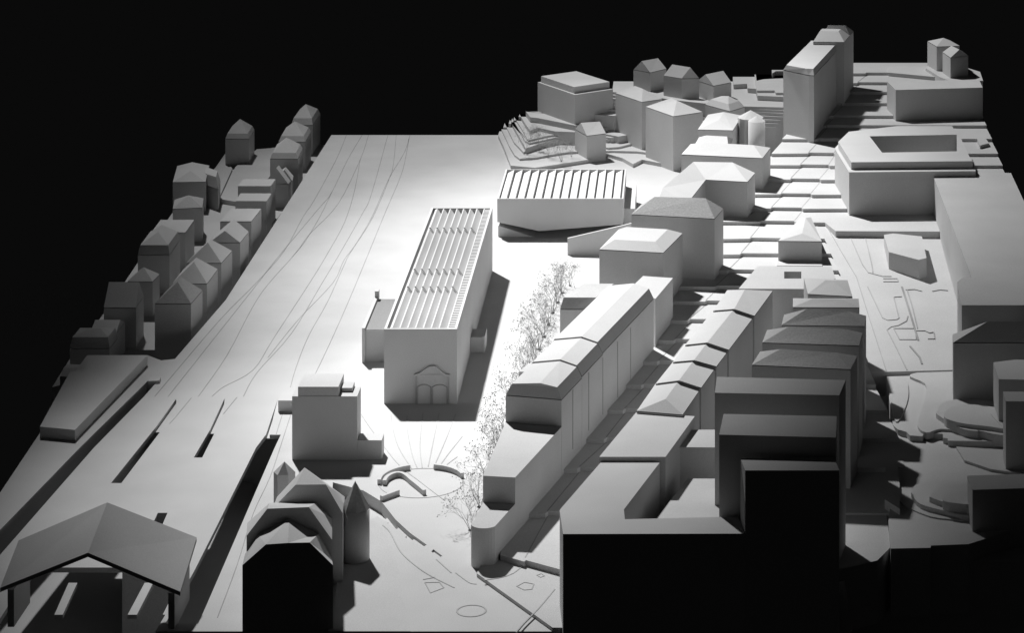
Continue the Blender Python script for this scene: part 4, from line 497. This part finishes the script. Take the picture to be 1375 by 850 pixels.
row_far = building('row_house','longest far section of the long mansard row along the street','building','houses of the long row',4,[(-0.1535,3.0006,0.0997),(-0.0929,2.9853,0.0997),(-0.0380,3.2030,0.0997),(-0.0986,3.2183,0.0997),(-0.1477,2.9991,0.1112),(-0.0987,2.9868,0.1112),(-0.0438,3.2045,0.1112),(-0.0928,3.2168,0.1112),(-0.1171,2.9914,0.1162),(-0.0622,3.2091,0.1162)],-0.0020,[(0,1,5,4),(1,2,6,5),(2,3,7,6),(3,0,4,7),(4,5,8),(5,6,9,8),(6,7,9),(7,4,8,9)],'card','card')

def seam(x, y, z0, z1):
    s_ = box('party_wall_seam', -.00025, .00025, -.0003, .0003, z0, z1, 'seam_card', row_far); s_.location = (x, y, 0)
    bpy.context.view_layer.update(); s_.matrix_parent_inverse = row_far.matrix_world.inverted()

seam(-0.1064,2.9299,.03,0.0945)
seam(-0.0926,2.9849,.03,0.0945)
seam(-0.0774,3.0449,.03,0.0945)
seam(-0.0636,3.0999,.03,0.0945)
seam(-0.1215,2.8699,.03,0.0945)
building('row_wing','dark-fronted wing jutting from the far end of the long row towards the trees','building','houses of the long row',4,[(-0.1495,3.1689,0.0965),(-0.1068,3.1689,0.0965),(-0.0868,3.2439,0.0965),(-0.1295,3.2439,0.0965),(-0.1455,3.1739,0.1090),(-0.1068,3.1739,0.1090),(-0.0868,3.2339,0.1090),(-0.1235,3.2339,0.1090)],-0.0020,[(0,1,5,4),(1,2,6,5),(2,3,7,6),(3,0,4,7),(4,5,6,7)],'card','worn_card')
building('row_wing','small dark-fronted flat wing near the front of the long row','building','houses of the long row',4,[(-0.1815,2.8977,0.1045),(-0.1660,2.8977,0.1045),(-0.1580,2.9277,0.1045),(-0.1735,2.9277,0.1045)],-0.0020,[],'card','card')
building('row_wing','flat-roofed lower block stepping down from the long row','building','houses of the long row',4,[(-0.2044,2.6800,0.0665),(-0.1715,2.6749,0.0665),(-0.1321,2.8295,0.0665),(-0.1927,2.8448,0.0665)],-0.0020,[],'card','card')
# the rounded end of the row
rn = thing('row_wing', 'lowest block with a rounded nose at the near tip of the long row', 'building', 'houses of the long row')
o = prism('wall', [(-0.2090,2.6289),(-0.2107,2.6259),(-0.2116,2.6225),(-0.2115,2.6190),(-0.2106,2.6156),(-0.2088,2.6126),(-0.2063,2.6102),(-0.2032,2.6084),(-0.1999,2.6076),(-0.1964,2.6076),(-0.1930,2.6086),(-0.1900,2.6103),(-0.1875,2.6128),(-0.1715,2.6747),(-0.2044,2.6798)], 0.0400, -.002, 'card', rn); prism('roof', [(-0.2090,2.6289),(-0.2107,2.6259),(-0.2116,2.6225),(-0.2115,2.6190),(-0.2106,2.6156),(-0.2088,2.6126),(-0.2063,2.6102),(-0.2032,2.6084),(-0.1999,2.6076),(-0.1964,2.6076),(-0.1930,2.6086),(-0.1900,2.6103),(-0.1875,2.6128),(-0.1715,2.6747),(-0.2044,2.6798)], 0.0406, 0.0400, 'card', rn)

# ================================================================== THE SECOND ROW AND ITS COURTYARD BLOCKS
building('row_house','hipped front house of the second street row','building','houses of the second row',4,[(-0.0507,2.7751,0.1020),(-0.0026,2.7631,0.1020),(0.0172,2.8523,0.1020),(-0.0318,2.8669,0.1020),(-0.0206,2.7860,0.1110),(-0.0066,2.8492,0.1110)],-0.0020,[(0,1,4),(1,2,5,4),(2,3,5),(3,0,4,5)],'card','card')
building('row_house','second house from the front in the second street row','building','houses of the second row',4,[(-0.0317,2.8585,0.1047),(0.0172,2.8440,0.1047),(0.0344,2.9184,0.1047),(-0.0135,2.9346,0.1047),(-0.0065,2.8405,0.1137),(0.0098,2.9121,0.1137)],-0.0020,[(0,1,4),(1,2,5,4),(2,3,5),(3,0,4,5)],'card','card')
building('row_house','third house from the front in the second street row','building','houses of the second row',4,[(-0.0135,2.9260,0.1074),(0.0343,2.9099,0.1074),(0.0490,2.9703,0.1074),(0.0000,2.9890,0.1074),(0.0098,2.9032,0.1164),(0.0248,2.9681,0.1164)],-0.0020,[(0,1,4),(1,2,5,4),(2,3,5),(3,0,4,5)],'card','card')
building('row_house','long fourth house of the second street row','building','houses of the second row',4,[(0.0000,2.9803,0.1101),(0.0488,2.9616,0.1101),(0.0808,3.0935,0.1101),(0.0329,3.1148,0.1101),(0.0247,2.9591,0.1191),(0.0573,3.0906,0.1191)],-0.0020,[(0,1,4),(1,2,5,4),(2,3,5),(3,0,4,5)],'card','card')
building('row_house','far end house of the second street row','building','houses of the second row',4,[(0.0328,3.1056,0.1128),(0.0806,3.0844,0.1128),(0.1052,3.1884,0.1128),(0.0507,3.1920,0.1128),(0.0571,3.0811,0.1218),(0.0710,3.1612,0.1218)],-0.0020,[(0,1,4),(1,2,5,4),(2,3,5),(3,0,4,5)],'card','card')
building('flat_block','flat-roofed block in front of the hipped second row','building','houses of the second row',4,[(-0.0856,2.6420,0.0986),(-0.0195,2.6420,0.0986),(0.0101,2.7664,0.0986),(-0.0515,2.7783,0.0986)],-0.0020,[],'card','card')
building('courtyard_block','large flat courtyard block with black front wall at the bottom','building',None,8,[(-0.1187,2.5081,0.0940),(-0.1127,2.4462,0.0940),(0.0555,2.4472,0.0940),(0.0497,2.4906,0.0940),(-0.0565,2.4837,0.0940),(-0.0580,2.5090,0.0940),(-0.0252,2.6394,0.0940),(-0.0831,2.6427,0.0940)],-0.0020,[],'card','card')
tag(prism('courtyard_roof', [(-0.0302,2.5577),(0.0503,2.5577),(0.0413,2.6750),(0.0023,2.6750)], .066, -.002, 'card'), 'lower bright flat roof inside the dark courtyard', 'building')
building('link_block','small flat link block between the second row and the tall slabs','building',None,4,[(-0.0124,2.7022,0.0880),(0.0319,2.7011,0.0880),(0.0341,2.7561,0.0880),(-0.0026,2.7552,0.0880)],-0.0020,[],'card','card')
building('apartment_slab','nearest black-fronted slab beside the courtyard block','building','tall slabs behind the courtyard',4,[(0.0554,2.4470,0.1525),(0.1423,2.4470,0.1525),(0.1395,2.4833,0.1525),(0.0518,2.4792,0.1525)],-0.0020,[],'card','card')
building('apartment_slab','middle one of the three tall flat-roofed slabs','building','tall slabs behind the courtyard',4,[(0.0320,2.4930,0.1703),(0.1413,2.4848,0.1703),(0.1456,2.5463,0.1703),(0.0370,2.5529,0.1703)],-0.0020,[],'card','card')
building('apartment_slab','farthest and widest of the three tall flat-roofed slabs','building','tall slabs behind the courtyard',4,[(0.0291,2.6000,0.1758),(0.1507,2.5924,0.1758),(0.1598,2.6398,0.1758),(0.0317,2.6505,0.1758)],-0.0020,[],'card','card')
building('terrace_house','dark hipped terrace house right behind the tall slabs','building','terrace houses with hipped roofs',4,[(0.0706,2.8088,0.1400),(0.1742,2.7934,0.1400),(0.1843,2.8401,0.1400),(0.0807,2.8555,0.1400),(0.1016,2.8283,0.1509),(0.1606,2.8195,0.1498)],-0.0020,[(0,1,5,4),(1,2,5),(2,3,4,5),(3,0,4)],'card','coarse_card')
building('terrace_house','second dark hipped terrace house behind the tall slabs','building','terrace houses with hipped roofs',4,[(0.0840,2.8883,0.1400),(0.1888,2.8774,0.1400),(0.1955,2.9242,0.1400),(0.0907,2.9350,0.1400),(0.1135,2.9089,0.1512),(0.1733,2.9028,0.1505)],-0.0020,[(0,1,5,4),(1,2,5),(2,3,4,5),(3,0,4)],'card','coarse_card')
building('terrace_house','third dark hipped terrace house behind the tall slabs','building','terrace houses with hipped roofs',4,[(0.1076,2.9607,0.1380),(0.2001,2.9564,0.1380),(0.2046,2.9968,0.1380),(0.1120,3.0011,0.1380),(0.1367,2.9796,0.1507),(0.1838,2.9774,0.1486)],-0.0020,[(0,1,5,4),(1,2,5),(2,3,4,5),(3,0,4)],'card','coarse_card')
building('terrace_house','pale low hipped terrace house behind the dark ones','building','terrace houses with hipped roofs',4,[(0.1243,3.0593,0.1300),(0.2010,3.0575,0.1300),(0.2025,3.0941,0.1300),(0.1259,3.0959,0.1300),(0.1481,3.0770,0.1348),(0.1826,3.0762,0.1342)],-0.0020,[(0,1,5,4),(1,2,5),(2,3,4,5),(3,0,4)],'card','card')
building('terrace_house','bright hipped terrace house at the far end of the terrace','building','terrace houses with hipped roofs',4,[(0.1457,3.1495,0.1200),(0.1981,3.1391,0.1200),(0.1966,3.2098,0.1200),(0.1441,3.2203,0.1200),(0.1685,3.1802,0.1281),(0.1764,3.1786,0.1277)],-0.0020,[(0,1,5,4),(1,2,5),(2,3,4,5),(3,0,4)],'card','card')
pv = thing('flat_pavilion', 'low flat roof with a square light well behind the second row', 'building')
prism('body', [(0.0651,3.2262),(0.1540,3.2249),(0.1856,3.2713),(0.1836,3.3259),(0.0913,3.3294)], 0.0930, -.002, 'card', pv)
mesh_obj('roof', [(0.0651,3.2262,0.1050),(0.1540,3.2249,0.1050),(0.1856,3.2713,0.1050),(0.1836,3.3259,0.1050),(0.0913,3.3294,0.1050),(0.1222,3.2713,0.1050),(0.1433,3.2713,0.1050),(0.1447,3.3031,0.1050),(0.1234,3.3031,0.1050),(0.0651,3.2262,0.0930),(0.1540,3.2249,0.0930),(0.1856,3.2713,0.0930),(0.1836,3.3259,0.0930),(0.0913,3.3294,0.0930),(0.1222,3.2713,0.0930),(0.1433,3.2713,0.0930),(0.1447,3.3031,0.0930),(0.1234,3.3031,0.0930)], [(0,1,6,5),(1,2,6),(2,3,7,6),(3,4,8,7),(4,0,5,8),(5,6,15,14),(6,7,16,15),(7,8,17,16),(8,5,14,17),(0,1,10,9),(1,2,11,10),(2,3,12,11),(3,4,13,12),(4,0,9,13)], 'card', pv)
building('house','small hipped house standing alone in the stepped street','building',None,4,[(0.1234,3.5132,0.0888),(0.1810,3.5109,0.0888),(0.1727,3.6389,0.0888),(0.1595,3.6389,0.0888),(0.1556,3.5278,0.0948),(0.1643,3.6109,0.0948)],0.0000,[(0,1,4),(1,2,5,4),(2,3,5),(3,0,4,5)],'card','card')
struct(prism('terrain_layer', [(0.1206,3.4893),(0.1803,3.4875),(0.1816,3.5132),(0.1216,3.5206)], 0.0625, -.01, 'ground_card'))

# ================================================================== BUILDINGS ON THE RIGHT
cb = thing('courtyard_palace', 'large pale block with a dark sunken courtyard and set-back attic', 'building')
pw = prism('wall', [(0.2291,3.7030),(0.4064,3.7097),(0.4073,3.8156),(0.4073,3.9836),(0.3200,3.9888),(0.2400,3.9377),(0.2173,3.8490)], 0.1355, .02, 'card', cb)
pc = prism('cornice', [(0.2287,3.7012),(0.4066,3.7079),(0.4073,3.8156),(0.4073,3.9836),(0.3200,3.9888),(0.2396,3.9377),(0.2169,3.8490)], 0.1361, 0.1355, 'card', cb)
for o_ in (pw, pc): cut(o_, [(0.2805,3.7757),(0.3880,3.7842),(0.3987,3.8928),(0.2700,3.8819)], .075, .3)
mesh_obj('attic', [(0.2328,3.7162,0.1466),(0.4037,3.7230,0.1466),(0.4008,3.7599,0.1466),(0.3988,3.8948,0.1466),(0.3980,3.9521,0.1466),(0.3171,3.9521,0.1466),(0.2414,3.9124,0.1466),(0.2221,3.8455,0.1466),(0.2805,3.7757,0.1466),(0.3880,3.7842,0.1466),(0.3987,3.8928,0.1466),(0.2700,3.8819,0.1466),(0.2328,3.7162,0.1361),(0.4037,3.7230,0.1361),(0.4008,3.7599,0.1361),(0.3988,3.8948,0.1361),(0.3980,3.9521,0.1361),(0.3171,3.9521,0.1361),(0.2414,3.9124,0.1361),(0.2221,3.8455,0.1361),(0.2805,3.7757,0.1359),(0.3880,3.7842,0.1359),(0.3987,3.8928,0.1359),(0.2700,3.8819,0.1359)], [(0,1,9,8),(1,2,9),(2,3,10,9),(3,4,10),(4,5,11,10),(5,6,11),(6,7,11),(7,0,8,11),(0,1,13,12),(1,2,14,13),(2,3,15,14),(3,4,16,15),(4,5,17,16),(5,6,18,17),(6,7,19,18),(7,0,12,19),(8,9,21,20),(9,10,22,21),(10,11,23,22),(11,8,20,23)], 'card', cb)
building('office_block','long pale box with dark shaded front at the back right','building',None,4,[(0.3308,4.1653,0.1564),(0.4696,4.1844,0.1564),(0.4708,4.2477,0.1564),(0.3222,4.2328,0.1564)],0.0000,[(0,1,2,3)],'card','card')
tag(prism('terrace_deck', [(0.3396,4.4283),(0.4776,4.3595),(0.4902,4.3843),(0.4636,4.4603),(0.4118,4.4830),(0.3423,4.4797)], .133, .02, 'card'), 'flat pale deck between the long box and the two end houses', 'building')
tag(prism('garden_ledge', [(0.4029,4.4410),(0.4194,4.3652),(0.4322,4.3344),(0.4870,4.3344),(0.4904,4.4091),(0.4636,4.4603),(0.4159,4.4864)], .138, .02, 'card'), 'narrow ledge under the two end houses at the back right', 'terrace')
building('house','farther end house with a hipped roof at the back right','building','end houses at the back right',4,[(0.4080,4.4641,0.1790),(0.4189,4.4149,0.1790),(0.4578,4.4215,0.1790),(0.4469,4.4708,0.1790),(0.4329,4.4428,0.1884)],0.1260,[(0,1,4),(1,2,4),(2,3,4),(3,0,4)],'card','card')
building('house','nearer end house with bright roof slope at the back right','building','end houses at the back right',4,[(0.4275,4.4024,0.1721),(0.4357,4.3536,0.1721),(0.4668,4.3730,0.1721),(0.4586,4.4218,0.1721),(0.4430,4.4121,0.1809),(0.4513,4.3633,0.1837)],0.1260,[(0,1,5,4),(1,2,5),(2,3,4,5),(3,0,4)],'card','card')
building('tower_slab','tallest slab with chamfered roof edge at the back','building','tall slabs at the back',5,[(0.1517,4.0972,0.2020),(0.1891,4.0557,0.2020),(0.1969,4.0528,0.2020),(0.2513,4.2915,0.2020),(0.2092,4.3308,0.2020),(0.1562,4.0887,0.2110),(0.1848,4.0615,0.2110),(0.1959,4.0592,0.2110),(0.2458,4.2787,0.2110),(0.2044,4.2950,0.2110)],0.0000,[(0,1,6,5),(1,2,7,6),(2,3,8,7),(3,4,9,8),(4,0,5,9),(5,6,7,8,9)],'card','card')
building('tower_slab','mansard block right behind the tallest slab','building','tall slabs at the back',4,[(0.2055,4.2580,0.2160),(0.2552,4.2548,0.2160),(0.2678,4.3140,0.2160),(0.2188,4.3274,0.2160),(0.2180,4.2877,0.2280),(0.2479,4.2837,0.2280),(0.2527,4.3045,0.2280),(0.2227,4.3079,0.2280)],0.0000,[(0,1,5,4),(1,2,6,5),(2,3,7,6),(3,0,4,7),(4,5,6,7)],'card','card')
building('tower_slab','rearmost steep-roofed block on the skyline','building','tall slabs at the back',4,[(0.2237,4.3283,0.2140),(0.2687,4.3283,0.2140),(0.2771,4.3655,0.2140),(0.2334,4.3723,0.2140),(0.2334,4.3272,0.2300),(0.2613,4.3272,0.2300)],0.0000,[(0,1,5,4),(1,2,5),(2,3,4,5),(3,0,4)],'card','card')
building('slab_building','huge flat-roofed slab on the right edge','building',None,10,[(0.3479,3.7422,0.1270),(0.3453,3.1941,0.1270),(0.3345,3.1925,0.1270),(0.3259,3.1745,0.1270),(0.3244,3.1552,0.1270),(0.3209,3.0753,0.1270),(0.4492,3.0753,0.1270),(0.5044,3.4532,0.1270),(0.4560,3.5600,0.1270),(0.4586,3.7327,0.1270)],-0.0020,[],'card','card')
building('kiosk','small angular flat-roofed block on the square','building',None,6,[(0.2684,3.4935,0.0786),(0.3043,3.4545,0.0786),(0.3153,3.4639,0.0786),(0.3192,3.5734,0.0786),(0.2813,3.5890,0.0786),(0.2686,3.5812,0.0786)],0.0000,[],'card','card')
building('house','dark hipped building on the lower right edge','building','dark buildings at the lower right',4,[(0.3069,3.0350,0.0963),(0.4092,3.0350,0.0963),(0.4135,3.0668,0.0963),(0.3093,3.0668,0.0963),(0.3473,3.0509,0.1156),(0.3907,3.0509,0.1156)],0.0000,[(0,1,5,4),(1,2,5),(2,3,4,5),(3,0,4)],'card','card')
building('house','narrow dark block with one lit side on the right edge','building','dark buildings at the lower right',5,[(0.3486,2.9990,0.0839),(0.3475,2.9382,0.0839),(0.4119,2.9329,0.0839),(0.4141,3.0087,0.0839),(0.3736,3.0087,0.0839)],0.0000,[],'card','card')
building('house','black block in front of the narrow one on the right edge','building','dark buildings at the lower right',4,[(0.3426,2.8328,0.0929),(0.4058,2.8328,0.0929),(0.4105,2.8655,0.0929),(0.3437,2.8655,0.0929)],0.0000,[(0,1,2,3)],'card','card')
building('house','black corner block at the bottom right with a lit left edge','building','dark buildings at the lower right',4,[(0.2883,2.6600,0.0593),(0.3823,2.6685,0.0593),(0.3882,2.7095,0.0593),(0.2875,2.7008,0.0593)],-0.0020,[(0,1,2,3)],'card','card')
struct(prism('terrain_layer', [(0.4297,4.0155),(0.4608,4.0507),(0.4579,3.9662),(0.4319,3.9420)], 0.0920, 0.000, 'ground_card'))
struct(prism('terrain_layer', [(0.4305,3.9498),(0.4543,3.9837),(0.4615,3.9307),(0.4407,3.9023)], 0.0880, 0.000, 'ground_card'))
struct(prism('terrain_layer', [(0.4469,4.0582),(0.4600,4.0738),(0.4616,4.0275),(0.4463,4.0123)], 0.1040, 0.000, 'ground_card'))

TREES = [
    (-0.2193,2.7113,0.0,0.85),
    (-0.2145,2.7769,0.0,0.95),
    (-0.2135,2.8367,0.0,1.05),
    (-0.2091,2.8849,0.0,1.10),
    (-0.2063,2.9373,0.0,1.00),
    (-0.2054,2.9966,0.0,1.10),
    (-0.1990,3.0532,0.0,1.05),
    (-0.1974,3.1092,0.0,1.00),
    (-0.1927,3.1616,0.0,1.10),
    (-0.1919,3.2217,0.0,1.00),
    (-0.1857,3.2721,0.0,1.05),
    (-0.1832,3.3271,0.0,1.00),
    (-0.1804,3.3808,0.0,1.00),
    (-0.1765,3.4330,0.0,1.00),
    (-0.1743,3.4868,0.0,0.95),
    (-0.1698,3.5353,0.0,0.95),
    (-0.1660,3.5815,0.0,0.85),
    (-0.1575,3.6179,0.0,0.70),
]
HILL_TREES = [
    (-0.2624,4.3659,0.0140,0.75),
    (-0.2443,4.3919,0.0180,0.70),
    (-0.2253,4.3599,0.0080,0.60),
    (-0.2020,4.3322,0.0070,0.70),
    (-0.1874,4.3599,0.0080,0.55),
    (-0.2580,4.4162,0.0200,0.60),
    (-0.2366,4.3877,0.0140,0.60),
    (-0.2154,4.3815,0.0080,0.60),
    (-0.1976,4.3966,0.0120,0.55),
]

# ================================================================== TREES OF DRIED TWIGS
def tube(V, Fc, a, b, ra, rb, k=3):
    d = (b-a); L = d.length
    if L < 1e-6: return
    d = d/L; u = d.orthogonal().normalized(); v = d.cross(u); n = len(V)
    for c, r_ in ((a, ra), (b, rb)):
        for i in range(k):
            t = 2*math.pi*i/k; V.append(tuple(c+(u*math.cos(t)+v*math.sin(t))*r_))
    for i in range(k): Fc.append((n+i, n+(i+1) % k, n+k+(i+1) % k, n+k+i))
def bud(V, Fc, c, r_, rng):
    n = len(V)
    for d in ((1, 0, 0), (0, 1, 0), (-1, 0, 0), (0, -1, 0), (0, 0, 1), (0, 0, -1)):
        V.append(tuple(c+Vector(d)*r_*rng.uniform(.6, 1.3)))
    Fc += [(n, n+1, n+4), (n+1, n+2, n+4), (n+2, n+3, n+4), (n+3, n, n+4), (n+1, n, n+5), (n+2, n+1, n+5), (n+3, n+2, n+5), (n, n+3, n+5)]
def twig_tree(seed):
    rng = random.Random(seed); TV, TF, CV, CF = [], [], [], []
    def rnd_dir(d, spread):
        q = Vector((rng.gauss(0, 1), rng.gauss(0, 1), rng.gauss(0, .7))); q = (q-d*q.dot(d)).normalized()
        return (d+q*spread).normalized()
    def grow(p, d, L, r_, lev):
        n = 2; V, Fc = (TV, TF) if lev == 0 else (CV, CF)
        for i in range(n):
            d2 = rnd_dir(d, .16); e = p+d2*L/n; tube(V, Fc, p, e, r_, r_*.85); p, d, r_ = e, d2, r_*.85
        if lev >= 4:
            if rng.random() < .6: bud(CV, CF, p+Vector((rng.gauss(0, .0012), rng.gauss(0, .0012), rng.gauss(0, .001))), rng.uniform(.0003, .0006), rng)
            if rng.random() < .8: bud(CV, CF, p, rng.uniform(.00035, .0008), rng)
            return
        for _ in range(3 if lev in (0, 1) else (3 if rng.random() < .5 else 2)):
            d3 = rnd_dir(d, rng.uniform(.45, .95)); d3.z += .12; d3.normalize()
            grow(p, d3, L*rng.uniform(.62, .85), r_*.72, lev+1)
    for s_ in range(4):
        a = rng.uniform(0, 6.28); d = Vector((math.cos(a)*.28, math.sin(a)*.28, 1)).normalized()
        grow(Vector((math.cos(a)*.001, math.sin(a)*.001, -.001)), d, rng.uniform(.0145, .019), .00050, 0)
    return (TV, TF), (CV, CF)
def moss_clump(seed):
    rng = random.Random(seed); V, Fc = [], []
    for _ in range(26):
        a = rng.uniform(0, 6.28); q = rng.uniform(0, .0042)
        bud(V, Fc, Vector((math.cos(a)*q, math.sin(a)*q*.7, rng.uniform(0, .0016))), rng.uniform(.0005, .0011), rng)
    return V, Fc
VAR = []
for sd in (3, 11, 27, 42):
    (tv, tf), (cv, cf) = twig_tree(sd)
    ms = []
    for nm, (v, f), mt in (('trunk', (tv, tf), 'twig'), ('crown', (cv, cf), 'twig'), ('root_clump', moss_clump(sd), 'moss')):
        me = bpy.data.meshes.new(nm); me.from_pydata(v, [], f); me.materials.append(MATS[mt]); ms.append((nm, me))
    VAR.append(ms)
def plant(x, y, z, s_, k, rot, label, group, pale=False):
    t = thing('twig_tree', label, 'tree', group, (x, y, z)); t.rotation_euler = (0, 0, rot); t.scale = (s_, s_, s_)
    for nm, me in VAR[k % len(VAR)]:
        o = bpy.data.objects.new(nm, me); C.objects.link(o); o.parent = t
        if pale: o.material_slots[0].link = 'OBJECT'; o.material_slots[0].material = MATS['pale_twig']
    return t
ORD = ['first', 'second', 'third', 'fourth', 'fifth', 'sixth', 'seventh', 'eighth', 'ninth', 'tenth', 'eleventh', 'twelfth', 'thirteenth', 'fourteenth', 'fifteenth', 'sixteenth', 'seventeenth', 'eighteenth']
rng = random.Random(8)
for i, (x, y, z, s_) in enumerate(TREES):
    plant(x, y, z, s_, i, rng.uniform(0, 6.28), 'bare twig tree, %s from the rounded nose in the tree row beside the hall' % ORD[i], 'twig trees in the row beside the hall')
for i, (x, y, z, s_) in enumerate(HILL_TREES):
    plant(x, y, z, s_, i+1, rng.uniform(0, 6.28), 'small twig tree on the terraced hillside, %s from the edge of the board' % ORD[i], 'twig trees on the hillside', True)
